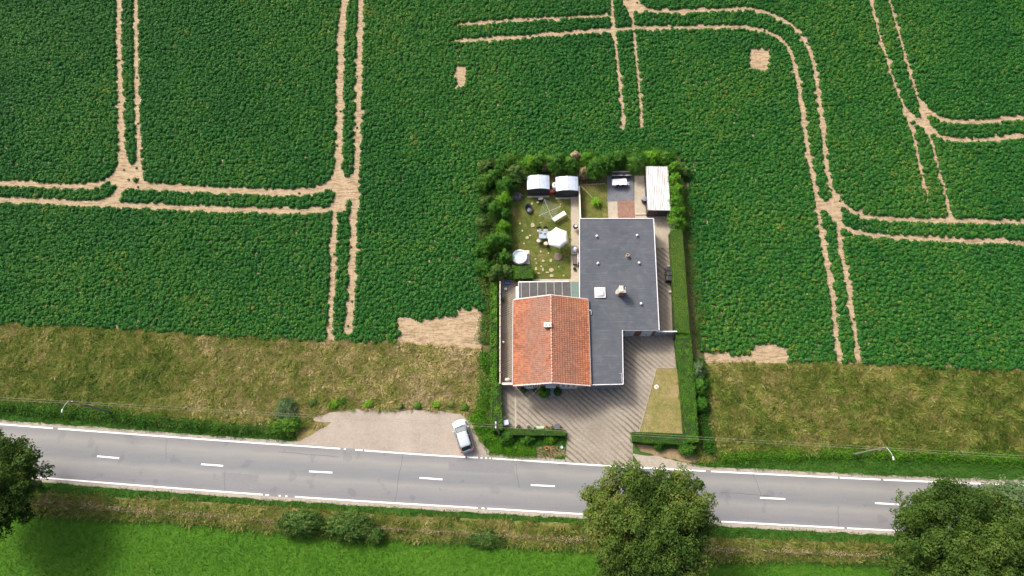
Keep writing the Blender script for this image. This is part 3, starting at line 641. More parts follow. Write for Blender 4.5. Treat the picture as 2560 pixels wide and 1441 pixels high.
# rank weeds in a dark row between meadow and verge: nobody could count them
def weedrow(name, line, wdt, h, mat, n, base, leaf=.13):
    l = XY(line); seg = np.hypot(*np.diff(l, axis=0).T); cum = np.r_[0, np.cumsum(seg)]; s = rng.uniform(0, cum[-1], n)
    x = np.interp(s, cum, l[:, 0]); y = np.interp(s, cum, l[:, 1]); k = fbm(x, y, .6, 77)
    o = rng.normal(0, wdt*.75, n)*(.6+k)+(fbm(x, y, .25, 78)-.5)*wdt*2; z = np.abs(rng.normal(.45, .3, n))*h*(k*1.6)*np.exp(-(o/wdt/1.6)**2)+.04
    dirs = np.diff(l, axis=0)/seg[:, None]; di = dirs[np.clip(np.searchsorted(cum, s)-1, 0, len(seg)-1)]
    X = np.stack([x-di[:, 1]*o, y+di[:, 0]*o, z], 1); N_ = norm(rng.normal(0, .6, X.shape)+np.array([0, 0, .8]))
    q = leaves(name, X, N_, rng.uniform(.7, 1.4, n)*leaf, mat, base+.6*(k-.5)+rng.normal(0, .14, n)); q['kind'] = 'stuff'
weedrow('tall_weeds', [(-300, 990), (0, 1014), (200, 1031), (400, 1055), (560, 1068), (660, 1076), (730, 1082)], .55, 1.0, L_DARK, 26000, .5)
weedrow('tall_weeds', [(1800, 1146), (1950, 1137), (2120, 1134), (2300, 1139), (2560, 1151), (2800, 1160)], .5, .8, L_HEDGE, 16000, .40)
weedrow('tall_weeds', [(-300, 1252), (100, 1283), (400, 1303), (640, 1322), (900, 1343), (1200, 1360), (1450, 1372), (1800, 1400), (2230, 1408), (2500, 1418)], .3, .5, L_OLIVE, 16000, .42, .11)
weedrow('tall_weeds', [(1735, 900), (1752, 960), (1760, 1030), (1765, 1100), (1770, 1135)], .6, 1.1, L_DARK, 9000, .42)
weedrow('tall_weeds', [(1212, 880), (1214, 950), (1205, 1020), (1200, 1060), (1220, 1100)], .6, .8, L_HEDGE, 8000, .42)
weedrow('tall_weeds', [(1190, 1028), (1195, 1060), (1215, 1085), (1240, 1110), (1290, 1125)], .5, .5, L_HEDGE, 5000, .45)
weedrow('tall_weeds', [(1225, 1118), (1290, 1132), (1340, 1130)], .45, .35, L_HEDGE, 4000, .5, .1)
weedrow('tall_weeds', [(1212, 700), (1218, 790), (1220, 860)], .6, .5, L_OLIVE, 7000, .6, .12)
weedrow('tall_weeds', [(1212, 400), (1212, 520), (1212, 640), (1212, 720)], .8, .7, L_OLIVE, 14000, .5, .12)
weedrow('tall_weeds', [(1715, 470), (1732, 620), (1746, 760), (1756, 880)], .55, .6, L_OLIVE, 12000, .62, .12)
weedrow('tall_weeds', [(1256, 400), (1244, 520), (1242, 620), (1246, 700)], 1.1, .9, L_OLIVE, 18000, .42, .13)
weedrow('tall_weeds', [(1250, 410), (1400, 402), (1550, 398), (1690, 392)], 1.1, .9, L_DARK, 22000, .5, .13)
weedrow('tall_weeds', [(-300, 1228), (100, 1253), (400, 1280), (640, 1300), (900, 1318), (1200, 1337), (1450, 1350), (1800, 1374), (2230, 1388), (2500, 1400)], .25, .7, L_DEAD, 16000, .55, .12)
# fence wire line along the pasture bank
G = 'bright green weeds on the edge of the gravel layby'
for i, (x, y, r, lb) in enumerate([(835, 1012, 15, 'bright green weed clump at the left end of the layby, nearest the gravel'), (782, 1006, 13, 'green weed clump in straw left of the layby'), (858, 1002, 13, 'dark and green weed tuft at the top left of the layby'), (922, 1010, 13, 'pale green weed above the layby, third from its left end'),
    (1002, 1016, 9, 'small blue-green weed on the middle of the layby edge'), (1044, 1014, 10, 'low yellow-green weed right of the middle of the layby edge'), (1090, 1012, 12, 'bright lime weed clump above the layby, left of the car'), (1128, 1012, 9, 'small grey-green weed straight above the car'), (1163, 1018, 12, 'green weed clump above and right of the car')]):
    shrub('weed', lb, 'weed', x, y, r, .5, (L_HEDGE, L_OLIVE, L_DARK)[i % 3 if i not in (0, 6) else 0], G, .5, .14, 420, .7, .8, .1)

# hedges of the plot
hedge('clipped_hedge', 'smooth bright green clipped hedge along the path right of the flat roof', [(1677, 572), (1690, 572), (1706, 572), (1713, 660), (1720, 760), (1726, 835), (1689, 832), (1685, 740), (1681, 660)], 1.9, L_HEDGE, 380, .055, .02, .72)
hedge('hedge', 'rougher tall green hedge beside the triangular front lawn', [(1689, 834), (1727, 836), (1736, 940), (1748, 1105), (1716, 1108), (1709, 1030), (1701, 940)], 1.7, L_HEDGE, 300, .08, .06, .50, shaggy=.35)
hedge('front_hedge', 'low dark green hedge between the front lawn and the road, right of the driveway', [(1577, 1079), (1716, 1084), (1716, 1112), (1640, 1110), (1580, 1104)], 1.2, L_HEDGE, 260, .07, .05, .36, shaggy=.15)
hedge('front_hedge', 'low trimmed green hedge behind the row of pots, left of the driveway', [(1268, 1070), (1416, 1075), (1415, 1090), (1268, 1088)], 1.0, L_HEDGE, 300, .06, .03, .55)
hedge('side_hedge', 'narrow green hedge along the left edge of the plot, beside the concrete fence', [(1228, 958), (1252, 958), (1257, 1075), (1228, 1078)], 1.3, L_HEDGE, 220, .10, .12, .45, shaggy=.6)
hedge('side_hedge', 'loose narrow hedge outside the concrete fence, left of the tiled roof', [(1226, 705), (1243, 705), (1242, 958), (1226, 958)], 0.8, L_HEDGE, 200, .13, .12, .45, shaggy=.6)
hedge('box_hedge', 'short block of dark glossy hedge below the round hot tub', [(1280, 664), (1331, 664), (1334, 696), (1284, 697)], 1.3, L_HEDGE, 260, .085, .05, .42, shaggy=.15)

S = 'mixed shrubs and conifers round the back garden'
data = [ # x, y, r, h, kind, leaf, label
 (1218, 414, 20, 2.6, 1, 'olive shrub outside the top left corner of the garden'),
 (1212, 455, 23, 2.8, 0, 'dark bushy conifer outside the left side of the garden, second from the top'),
 (1214, 505, 20, 2.4, 1, 'green loose shrub outside the left boundary, level with the lounge chair'),
 (1208, 556, 18, 2.2, 1, 'ragged olive shrub outside the left boundary, level with the parasol top'),
 (1210, 618, 24, 2.8, 0, 'dark conifer outside the left boundary, level with the parasol bottom'),
 (1212, 668, 25, 2.9, 0, 'broad dark conifer outside the left boundary, level with the hot tub'),
 (1236, 440, 17, 3.0, 0, 'conifer on the left boundary line, near the top corner'),
 (1238, 520, 17, 3.0, 0, 'conifer on the left boundary line, level with the upper lawn'),
 (1238, 600, 17, 2.8, 0, 'conifer on the left boundary line, level with the table'),
 (1240, 680, 17, 2.6, 1, 'shrub on the left boundary line just above the side path'),
 (1262, 408, 22, 3.2, 0, 'tall green conifer in the top left corner of the garden'),
 (1290, 432, 26, 3.0, 1, 'wide grey-green shrub left of the left shed'),
 (1266, 462, 21, 3.0, 0, 'round conifer left of the grey heap'),
 (1262, 500, 17, 2.6, 2, 'bright leafy shrub level with the small black chair'),
 (1262, 534, 15, 2.3, 0, 'small dark conifer at the left lawn edge, upper'),
 (1260, 566, 15, 2.4, 2, 'bright green conifer at the left lawn edge, middle'),
 (1260, 600, 17, 2.6, 0, 'dark conifer at the left lawn edge, above the hot tub'),
 (1263, 640, 14, 2.2, 0, 'round dark shrub directly left of the hot tub'),
 (1268, 678, 15, 2.0, 1, 'yellowish shrub left of the box hedge'),
 (1322, 412, 22, 2.8, 2, 'yellow-green shrub behind the left shed'),
 (1346, 404, 16, 2.6, 0, 'small dark conifer behind the left shed, at its right end'),
 (1360, 416, 10, 1.6, 3, 'withered brown shrub between the two green masses behind the sheds'),
 (1395, 405, 25, 3.2, 0, 'broad dark rounded conifer behind the right shed'),
 (1428, 412, 19, 3.0, 0, 'dark rounded conifer behind the right end of the right shed'),
 (1440, 392, 12, 2.4, 3, 'rusty brown shrub at the back edge, right of the sheds'),
 (1458, 430, 14, 1.8, 3, 'pale straw coloured dead shrub right of the sheds'),
 (1468, 396, 15, 2.8, 2, 'bright conifer at the back edge, above the pale dead shrub'),
 (1490, 418, 24, 3.0, 0, 'large lobed green conifer above the back lawn'),
 (1520, 404, 22, 3.0, 0, 'green conifer above the slate patio, left of it'),
 (1550, 396, 17, 2.8, 0, 'dark shaded conifer above the slate patio'),
 (1594, 405, 27, 3.0, 0, 'smoothly rounded dark green topiary ball left of the long shed'),
 (1634, 395, 20, 2.8, 2, 'leafy green shrub above the long shed, left'),
 (1668, 396, 19, 2.8, 0, 'leafy green shrub above the long shed, right'),
 (1686, 420, 17, 3.0, 2, 'shaggy green conifer at the top right corner of the garden'),
 (1686, 450, 16, 3.2, 2, 'shaggy green conifer right of the long shed, second from the top'),
 (1690, 478, 16, 3.2, 2, 'shaggy green conifer right of the long shed, third from the top'),
 (1692, 505, 17, 3.2, 2, 'shaggy green conifer right of the long shed, at its lower corner'),
 (1694, 532, 17, 3.0, 2, 'shaggy green conifer just below the long shed'),
 (1695, 556, 17, 2.8, 2, 'lowest shaggy conifer, touching the clipped hedge'),
 (1714, 430, 12, 1.6, 1, 'low olive shrub outside the top right corner'),
 (1745, 925, 17, 1.8, 4, 'light leaved laurel outside the right hedge, upper'),
 (1752, 965, 17, 1.7, 0, 'dark laurel outside the right hedge, middle'),
 (1756, 1010, 15, 1.5, 0, 'dark laurel outside the right hedge, lower'),
 (1722, 1118, 18, 1.3, 0, 'dark scrub at the bottom right corner of the plot'),
 (1650, 1108, 14, .8, 0, 'dark overgrown shrub in front of the right front hedge'),
 (1265, 1092, 15, .9, 0, 'dark sprawling shrub in front of the left front hedge'),
 (1320, 1094, 13, .7, 0, 'green sprawling shrub in front of the row of pots'),
 (1375, 1094, 11, .6, 2, 'low green shrub on the verge right of the pots')]
for x, y, r, h, k, lb in data:
    mt = (L_DARK, L_OLIVE, L_HEDGE, L_DEAD, L_PALE)[k]; top = 'topiary' in lb
    shrub('topiary' if top else 'conifer' if 'conifer' in lb else 'shrub', lb, 'shrub', x, y, r*(1.28 if x > 1225 else 1.05), h if x > 1225 else h*.62, mt, S, .10 if top else (.42 if k != 2 else .5), .09 if top else (.14 if k != 2 else .12), int(600+r*r*(7 if not top else 10)), .42 if k != 3 else .5, 1., .8)

# ================================================================ BUILT THINGS: materials
W_ = simple
white = W_('white_paint', (.62, .62, .63), .45, var=.05); pvc = W_('white_plastic', (.58, .59, .61), .35, var=.04)
grey = W_('grey_metal', (.30, .31, .33), .45, .5); galv = W_('galvanised_steel', (.48, .49, .50), .45, .6)
dark = W_('dark_grey', (.05, .053, .06), .55); black = W_('black_plastic', (.022, .023, .026), .45)
red = W_('red_plastic', (.45, .05, .03), .4); wood = W_('weathered_wood', (.34, .26, .16), .8, var=.2, scale=8)
terra = W_('terracotta', (.5, .17, .09), .8); teal = W_('teal_plastic', (.03, .22, .24), .4); blue = W_('blue_plastic', (.05, .12, .32), .45)
stone = W_('flagstone', (.32, .28, .16), .9, var=.25, scale=4); conc = W_('pale_concrete', (.46, .43, .38), .9, var=.15)
brick_pink = W_('rendered_brick', (.36, .29, .25), .9, var=.12, scale=2)
fabric = W_('cream_canvas', (.80, .80, .76), .8, var=.02); cloth_m = W_('white_tablecloth', (.74, .76, .80), .8, var=.04); cush = W_('beige_cushion', (.42, .40, .33), .9)
glassm = W_('window_glass', (.02, .025, .03), .06, spec=.8); tableglass = W_('pale_table_glass', (.27, .34, .42), .12, spec=.7)
water = W_('tub_water', (.50, .70, .78), .08, spec=.6, var=.05); slatec = W_('slate_cladding', (.17, .19, .22), .6)
shed_roof = W_('pale_blue_sheet_metal', (.44, .50, .58), .4, .15, .08, 2); shed_wall = W_('anthracite_shed_panel', (.045, .05, .055), .5)
tarp = W_('grey_tarpaulin', (.13, .12, .12), .6, var=.25); greenp = W_('green_plastic_sheet', (.11, .17, .145), .4)
pinkp = W_('clay_pipe', (.30, .21, .175), .8)
def brickmat():
    m, t, b = nmat('red_brick'); mp = t.nodes.new('ShaderNodeMapping'); mp.inputs['Rotation'].default_value = (R_(90), 0, 0); t.links.new(pos(t), mp.inputs[0])
    br = t.nodes.new('ShaderNodeTexBrick'); br.inputs['Scale'].default_value = 5; br.inputs['Color1'].default_value = (.22, .07, .045, 1); br.inputs['Color2'].default_value = (.28, .10, .06, 1); br.inputs['Mortar'].default_value = (.25, .2, .17, 1)
    t.links.new(mp.outputs[0], br.inputs['Vector']); t.links.new(br.outputs[0], b.inputs['Base Color']); b.inputs['Roughness'].default_value = .9; return m
brick = brickmat()
def feltmat():
    """bitumen roofing in one metre strips"""
    m, t, b = nmat('roofing_felt'); mp = t.nodes.new('ShaderNodeMapping'); t.links.new(pos(t), mp.inputs[0])
    sp = t.nodes.new('ShaderNodeSeparateXYZ'); t.links.new(mp.outputs[0], sp.inputs[0])
    y = math_(t, 'ADD', sp.outputs[1], math_(t, 'MULTIPLY', noise(t, .4, 2).outputs[0], .12))
    fr = math_(t, 'FRACT', y); seam = ramp(t, [(0, (1,)*3), (.05, (.1,)*3), (.09, (0,)*3), (.95, (0,)*3), (1, (1,)*3)]); t.links.new(fr, seam.inputs[0])
    n1 = noise(t, .35, 5); r1 = ramp(t, [(.3, (.060, .070, .084)), (.7, (.086, .095, .110))]); t.links.new(n1.outputs[0], r1.inputs[0])
    mp2 = t.nodes.new('ShaderNodeMapping'); mp2.inputs['Scale'].default_value = (.6, 9, 1); t.links.new(pos(t), mp2.inputs[0])
    n2 = noise(t, 1, 5, .6, mp2.outputs[0]); r2 = ramp(t, [(.3, (.84,)*3), (.7, (1.14,)*3)]); t.links.new(n2.outputs[0], r2.inputs[0])
    c = mixc(t, 1., r1.outputs[0], r2.outputs[0], 'MULTIPLY')
    nm = noise(t, .7, 4); rm = ramp(t, [(.5, (0,)*3), (.68, (.55,)*3)]); t.links.new(nm.outputs[0], rm.inputs[0])
    c = mixc(t, math_(t, 'MULTIPLY', seam.outputs[0], rm.outputs[0]), c, (.18, .19, .21))
    n3 = noise(t, 1.3, 6, .7); r3 = ramp(t, [(.50, (0,)*3), (.72, (.5,)*3)]); t.links.new(n3.outputs[0], r3.inputs[0])
    c = mixc(t, r3.outputs[0], c, (.125, .13, .132))
    t.links.new(c, b.inputs['Base Color']); b.inputs['Roughness'].default_value = .85; b.inputs['Specular IOR Level'].default_value = .25; bump(t, b, seam.outputs[0], .008, .6); return m
felt = feltmat()
def tilemat():
    m, t, b = nmat('clay_tiles'); a = t.nodes.new('ShaderNodeAttribute'); a.attribute_name = 'tone'; e = t.nodes.new('ShaderNodeAttribute'); e.attribute_name = 'eaves'
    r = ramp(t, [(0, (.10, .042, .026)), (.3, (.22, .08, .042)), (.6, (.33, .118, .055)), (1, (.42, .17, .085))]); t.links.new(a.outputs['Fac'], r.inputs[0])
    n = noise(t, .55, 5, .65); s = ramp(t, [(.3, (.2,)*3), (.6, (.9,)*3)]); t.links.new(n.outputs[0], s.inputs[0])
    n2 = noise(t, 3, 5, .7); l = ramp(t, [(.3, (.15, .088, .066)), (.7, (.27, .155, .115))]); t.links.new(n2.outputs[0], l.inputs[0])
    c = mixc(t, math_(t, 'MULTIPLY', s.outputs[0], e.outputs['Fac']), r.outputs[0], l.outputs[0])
    t.links.new(c, b.inputs['Base Color']); b.inputs['Roughness'].default_value = .75; b.inputs['Specular IOR Level'].default_value = .25; return m
tiles = tilemat()

# ================================================================ THE HOUSE
ZF, ZE, ZR = 2.9, 3.25, 4.95
eSW, eSE, eNW, eNE = P(1283, 964, ZE), P(1476, 964, ZE), P(1287, 750, ZE), P(1473, 750, ZE)
O = eSW.copy(); ux = (eSE-eSW)[:2]; WG = np.hypot(*ux); ux = ux/WG; uy = np.array([-ux[1], ux[0]]); ANG = math.atan2(ux[1], ux[0])
LG = ((eNW+eNE)/2-(eSW+eSE)/2)[:2] @ uy
def W(u, v, z=0): q = O[:2]+ux*u+uy*v; return (q[0], q[1], z)
def UV(px, py, z=0): q = P(px, py, z)[:2]-O[:2]; return (q @ ux, q @ uy)
hc = W(WG/2, LG/2)
house = thing('house', 'single storey house with orange tiled gable roof and a large dark grey flat roof', 'house', hc)
def hb(): return MB(hc)
# flat roof part
fl = [(1449, 547), (1634, 547), (1648, 826), (1556, 826), (1558, 961), (1470, 963), (1470, 752), (1449, 750)]
flw = XY(fl, ZF)
m = hb(); cc = flw.mean(0)
def inset(poly, dd):
    c = np.array(poly); n = len(c); out = []; sg = 1 if sum(c[i][0]*c[(i+1) % n][1]-c[(i+1) % n][0]*c[i][1] for i in range(n)) > 0 else -1
    for i in range(n):
        a, b_, d_ = c[i-1], c[i], c[(i+1) % n]; t1 = (b_-a)/np.hypot(*(b_-a)); t2 = (d_-b_)/np.hypot(*(d_-b_))
        n1 = np.array([-t1[1], t1[0]])*sg; n2 = np.array([-t2[1], t2[0]])*sg; k = n1+n2; out.append(b_+k/max(k @ k, .2)*2*dd*1.)
    return out
wl = inset(flw, .12)
m.prism(wl, 0, ZF-.16); m.build('wall', brick, house, label='dark red brick wall of the flat roofed part')
m = hb(); m.prism(flw, ZF-.157, ZF-.02); m.build('flat_roof', felt, house)
m = hb()
def edge(a, b, w_=.08, h=.09, z=ZF-.10, lift=.0):
    a = np.array(a[:2]); b = np.array(b[:2]); L = np.hypot(*(b-a)); c = (a+b)/2; m.box((c[0], c[1], z+h/2+lift), (L, w_, h+.06), math.atan2(b[1]-a[1], b[0]-a[0]))
f = flw
for i, (a, b) in enumerate(((f[0], f[1]), (f[1], f[2]), (f[3], f[4]), (f[4], f[5]), (f[7], f[0]))): edge(a, b, .08, .12, lift=.0015*i)
m.build('roof_edging', white, house)
m = hb(); edge(f[2], f[3], .12, .07, ZF-.14); m.build('roof_edging', grey, house)
# cladding on the wing's south face
a, b = np.array(wl[4]), np.array(wl[5]); L = np.hypot(*(b-a)); c = (a+b)/2
m = hb(); m.box((c[0]-uy[0]*.03, c[1]-uy[1]*.03, 1.35), (L-.02, .05, 2.65), ANG); m.build('cladding', slatec, house)
# garage doors, set in the recessed wall
for x0, x1 in ((1562, 1583), (1604, 1627)):
    a, b = P(x0, 836, 1.1)[:2], P(x1, 836, 1.1)[:2]; wy = (wl[2][1]+wl[3][1])/2; cx = (a[0]+b[0])/2; wd = b[0]-a[0]
    tt = (cx-wl[3][0])/(wl[2][0]-wl[3][0]); wy = wl[3][1]+(wl[2][1]-wl[3][1])*tt
    m = hb()
    for k in range(5): m.box((cx, wy-.04, .21+.42*k), (wd, .05, .405))
    g = m.build('garage_door', white, house)
    m = hb(); m.box((cx, wy-.045, 2.17), (wd+.16, .08, .09)); m.box((cx-wd/2-.05, wy-.045, 1.06), (.08, .08, 2.12)); m.box((cx+wd/2+.05, wy-.045, 1.06), (.08, .08, 2.12)); m.build('frame', pvc, g)
    m = hb(); m.box((cx, wy-.09, .95), (.16, .05, .05)); m.build('handle', dark, g)
# skylight, vents, chimney
def hroot(z, px, py): p = P(px, py, z); return np.array([p[0], p[1], z])
p = hroot(ZF+.12, 1500, 732); s = 1.25
m = hb()
for dx, dy, a_, b_ in ((0, s/2-.06, s, .12), (0, -s/2+.06, s, .12), (s/2-.06, 0, .12, s-.24), (-s/2+.06, 0, .12, s-.24)): m.box((p[0]+dx, p[1]+dy, ZF+.06), (a_, b_, .22))
sk = m.build('skylight', white, house)
m = hb(); rg = []
for k, (q, z) in enumerate(((1, .17), (.93, .25), (.75, .33), (.45, .38), (.12, .40))):
    h_ = (s/2-.13)*q; rg.append([(p[0]+x*h_, p[1]+y*h_, ZF+z) for x, y in ((-1, -1), (0, -1.02), (1, -1), (1.02, 0), (1, 1), (0, 1.02), (-1, 1), (-1.02, 0))])
m.rings(rg); m.build('dome', W_('opal_dome', (.62, .62, .60), .2), sk, True)
for x, y in ((1492, 590), (1593, 588), (1495, 658), (1598, 657), (1603, 759)):
    p = hroot(ZF+.25, x, y); m = hb(); m.lathe((p[0], p[1], ZF-.03), [(.12, 0), (.10, .05), (.06, .06), (.06, .22)], 12); v = m.build('roof_vent', galv, house)
    m = hb(); m.lathe((p[0], p[1], ZF-.03), [(.14, .21), (.16, .24), (.12, .32), (.04, .35)], 14); m.build('cap', white, v, True)
p = hroot(ZF+.25, 1569, 639); m = hb(); m.lathe((p[0], p[1], ZF-.03), [(.22, 0), (.17, .05), (.17, .40), (.21, .41), (.21, .46), (.12, .46), (.12, .3)], 16); m.build('vent_pipe', pinkp, house)
p = P(1552.5, 742, ZF); cx, cy = p[0], p[1]+.38
m = hb(); m.box((cx, cy, ZF+.75), (.62, .72, 1.56), ANG); ch = m.build('chimney', brick, house)
m = hb(); m.box((cx, cy, ZF+1.58), (.74, .84, .10), ANG); m.box((cx-.1, cy-.02, ZF+1.68), (.42, .6, .1), ANG); m.build('cap', conc, ch)
m = hb(); m.add([(cx-.33, cy-.3, ZF-.02), (cx-.33, cy+.36, ZF-.02), (cx-.33, cy+.36, ZF+1.3), (cx-.33, cy-.3, ZF+1.0), (cx-.62, cy-.1, ZF-.02), (cx-.62, cy+.3, ZF-.02), (cx-.42, cy+.3, ZF+1.2)], [(0, 4, 3), (4, 5, 6), (4, 6, 3), (5, 1, 2, 6), (3, 6, 2), (0, 1, 5, 4)]); m.build('flashing', conc, ch)
m = hb(); m.lathe((cx+.17, cy+.12, ZF+1.6), [(.09, 0), (.09, .55), (.13, .56), (.13, .64), (.06, .64)], 12); m.build('flue', dark, ch)
p = hroot(ZF, 1554, 945); m = hb(); m.tube([(p[0], p[1]-.5, ZF+.03), (p[0], p[1]+.5, ZF+.03)], .03); m.tube([(p[0], p[1]+.5, ZF+.03), (p[0]-.25, p[1]+.5, ZF+.03)], .03); m.build('roof_pipe', galv, house)

# gable house: walls with triangular gables
ins = .34; m = hb()
q = [W(ins, ins), W(WG-ins, ins), W(WG-ins, LG-ins), W(ins, LG-ins)]
zs = ZE-.05+ins*(ZR-ZE)/(WG/2)-.05
vs = [(x, y, 0) for x, y, _ in q]+[(x, y, zs) for x, y, _ in q]+[W(WG/2, ins, ZR-.12), W(WG/2, LG-ins, ZR-.12)]
m.add(vs, [(0, 1, 5, 8, 4), (2, 3, 7, 9, 6), (1, 2, 6, 5), (3, 0, 4, 7)]); m.build('wall', brick_pink, house)
# tiled slopes with real courses and pantile waves
def slope(side):
    nu, nv = int(LG/.045), 15*5; co = .34; S = math.hypot(WG/2, ZR-ZE)
    U, V = np.meshgrid(np.linspace(0, LG, nu), np.arange(nv+1)/nv, indexing='ij')
    d_ = V*S; fr = (d_/ (S/15)) % 1.0; fr[:, -1] = 1
    hgt = .05*(1-fr)+.045*np.abs(np.sin(U/.225*math.pi+side))
    u = V*WG/2 if side > 0 else WG-V*WG/2
    z = ZE+(ZR-ZE)*V; nx = -(ZR-ZE)/S*(1 if side > 0 else -1); nz = WG/2/S
    u2 = u+nx*hgt; z2 = z+nz*hgt
    sag = -.03*np.sin(U/LG*math.pi)*V+ (fbm(U, d_, .35, 5)-.5)*.05
    X = O[0]+ux[0]*u2+uy[0]*U; Y = O[1]+ux[1]*u2+uy[1]*U; Z = z2+sag
    n_ = nv+1; vs = np.stack([X-hc[0], Y-hc[1], Z], -1).reshape(-1, 3)
    I, J = np.meshgrid(np.arange(nu-1), np.arange(nv), indexing='ij'); a = (I*n_+J).ravel(); b_ = a+1; c_ = a+n_+1; e_ = a+n_
    qd = np.stack([a, b_, c_, e_], 1) if side < 0 else np.stack([a, e_, c_, b_], 1)
    tid = (np.floor((U+.1)/.225)*31+np.floor(d_/(S/15)+.01)*57).astype(int); rt = rng.random(9000)[tid % 9000]
    tone = (.25 if side > 0 else .42)+.5*rt+.5*(fbm(U, d_, .5, 8)-.5); eav = np.clip((V-.02)*2.2, .15, 1)*np.where(side > 0, 1., .72)  # right slope painted lighter to offset its weaker sun; its thinner lichen is real
    return vs, qd, np.clip(tone, 0, 1).ravel(), eav.ravel()
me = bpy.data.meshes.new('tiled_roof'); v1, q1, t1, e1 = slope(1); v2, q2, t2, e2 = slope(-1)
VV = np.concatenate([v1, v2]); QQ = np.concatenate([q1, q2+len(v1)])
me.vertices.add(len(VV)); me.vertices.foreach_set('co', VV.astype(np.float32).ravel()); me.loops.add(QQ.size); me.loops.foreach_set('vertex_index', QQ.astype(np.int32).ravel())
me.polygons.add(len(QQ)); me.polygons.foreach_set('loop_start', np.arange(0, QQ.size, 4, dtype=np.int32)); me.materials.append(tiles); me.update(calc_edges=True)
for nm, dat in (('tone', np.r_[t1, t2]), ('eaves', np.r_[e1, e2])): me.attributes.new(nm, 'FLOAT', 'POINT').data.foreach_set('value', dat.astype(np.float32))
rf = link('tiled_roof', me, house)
m = hb()
for k in range(int(LG/.38)): v0 = .02+k*.38; m.tube([W(WG/2, v0, ZR+.02), W(WG/2, v0+.39, ZR+.035)], .10, 8)
m.build('ridge_cap', W_('ridge_tiles', (.50, .24, .17), .8, var=.15, scale=6), rf, True)
m = hb()   # roof deck below the tiles and bargeboards
for sgn in (0, 1):
    u0, u1 = (0, WG/2) if not sgn else (WG, WG/2)
    vs = [W(u0, .01, ZE-.03), W(u1, .01, ZR-.03), W(u1, LG-.01, ZR-.03), W(u0, LG-.01, ZE-.03), W(u0, .01, ZE-.12), W(u1, .01, ZR-.12), W(u1, LG-.01, ZR-.12), W(u0, LG-.01, ZE-.12)]
    m.add(vs, [(0, 1, 2, 3), (7, 6, 5, 4), (0, 4, 5, 1), (2, 6, 7, 3), (1, 5, 6, 2), (3, 7, 4, 0)])
m.build('roof_deck', wood, rf)
verge_m = W_('pale_verge_tiles', (.58, .48, .44), .7, var=.12, scale=5)
for v0 in (-.04, LG+.04):
    m = hb()
    for u0, u1 in ((-.03, WG/2), (WG+.03, WG/2)):
        a = np.array(W(u0, v0, ZE-.02)); b_ = np.array(W(u1, v0, ZR-.02)); 
        vs = []
        for q in (a, b_):
            for dy, dz in ((-.06, -.15), (.06, -.15), (.06, .09), (-.06, .09)): vs.append((q[0]+uy[0]*dy, q[1]+uy[1]*dy, q[2]+dz))
        m.add(vs, [(0, 1, 5, 4), (1, 2, 6, 5), (2, 3, 7, 6), (3, 0, 4, 7), (0, 3, 2, 1), (4, 5, 6, 7)])
    m.build('bargeboard', verge_m, rf)
for u0 in (-.07, WG+.07):
    m = hb(); m.tube([W(u0, .02, ZE-.02), W(u0, LG-.02, ZE-.02)], .06, 8); m.build('gutter', W_('zinc', (.35, .33, .32), .5, .5), house)
m = hb(); a = W(WG+.1, LG-1.3, ZE-.05); m.tube([a, (a[0]+.22, a[1]+.05, ZE-.05), (a[0]+.30, a[1]-.25, ZE-.2), (a[0]+.26, a[1]-.5, ZF+.05)], .045, 8); m.build('downpipe', pvc, house, True)
u_, v_ = UV(1369, 813, 5.1); cq = W(u_, v_); m = hb(); m.box((cq[0], cq[1], 4.75), (.72, .46, .95), ANG); ch = m.build('chimney', W_('pale_pink_brick', (.50, .34, .28), .85, var=.15, scale=6), house)
m = hb(); m.box((cq[0], cq[1], 5.26), (.86, .58, .09), ANG); m.build('cap', W_('pink_concrete', (.60, .48, .43), .8), ch)
for k in (-.18, .18): m = hb(); m.lathe((cq[0]+k, cq[1], 5.3), [(.09, 0), (.08, .1), (.05, .1)], 10); m.build('chimney_pot', conc, ch)
# windows and door in the south gable
def fbox(mb, u0, u1, z0, z1, dep, out): c = W((u0+u1)/2, ins-out, 0); mb.box((c[0], c[1], (z0+z1)/2), (u1-u0, dep, z1-z0), ANG)
for (xa, xb, n_, z0, z1) in ((1312, 1349, 6, .75, 2.05), (1402, 1441, 3, .75, 2.05)):
    u0, u1 = UV(xa, 968, 1.5)[0], UV(xb, 968, 1.5)[0]
    m = hb(); fbox(m, u0, u1, z0, z1, .03, .012); wn = m.build('window', glassm, house)
    m = hb()
    for k in range(n_+1):
        wq = .08 if n_ > 3 else .16; uu = u0+(u1-u0)*k/n_; fbox(m, uu-wq, uu+wq, z0+.05, z1-.05, .07, .03)
    fbox(m, u0-.08, u1+.08, z1-.052, z1+.06, .09, .035); fbox(m, u0-.08, u1+.08, z0-.06, z0+.052, .09, .035); m.build('frame', white, wn)
    m = hb(); fbox(m, u0-.12, u1+.12, z0-.13, z0-.065, .26, .10); m.build('sill', conc, wn)
u0, u1 = UV(1366, 968, 1.)[0], UV(1386, 968, 1.)[0]
m = hb(); fbox(m, u0, u1, .3, 2.35, .05, .02); dr_ = m.build('front_door', W_('pale_blue_door', (.42, .47, .52), .5), house)
m = hb(); fbox(m, u0-.12, u1+.12, 2.36, 2.46, .5, .22); m.build('canopy', W_('pale_grey_canopy', (.5, .54, .58), .4), dr_)
m = hb(); fbox(m, u1-.16, u1-.1, 1.1, 1.3, .06, .06); m.build('handle', galv, dr_)
m = hb(); fbox(m, u0-.05, u1+.05, 0, .30, .55, .30); fbox(m, u0-.02, u1+.02, 0, .15, .45, .80); m.build('doorstep', W_('bluestone', (.30, .33, .36), .7), house)
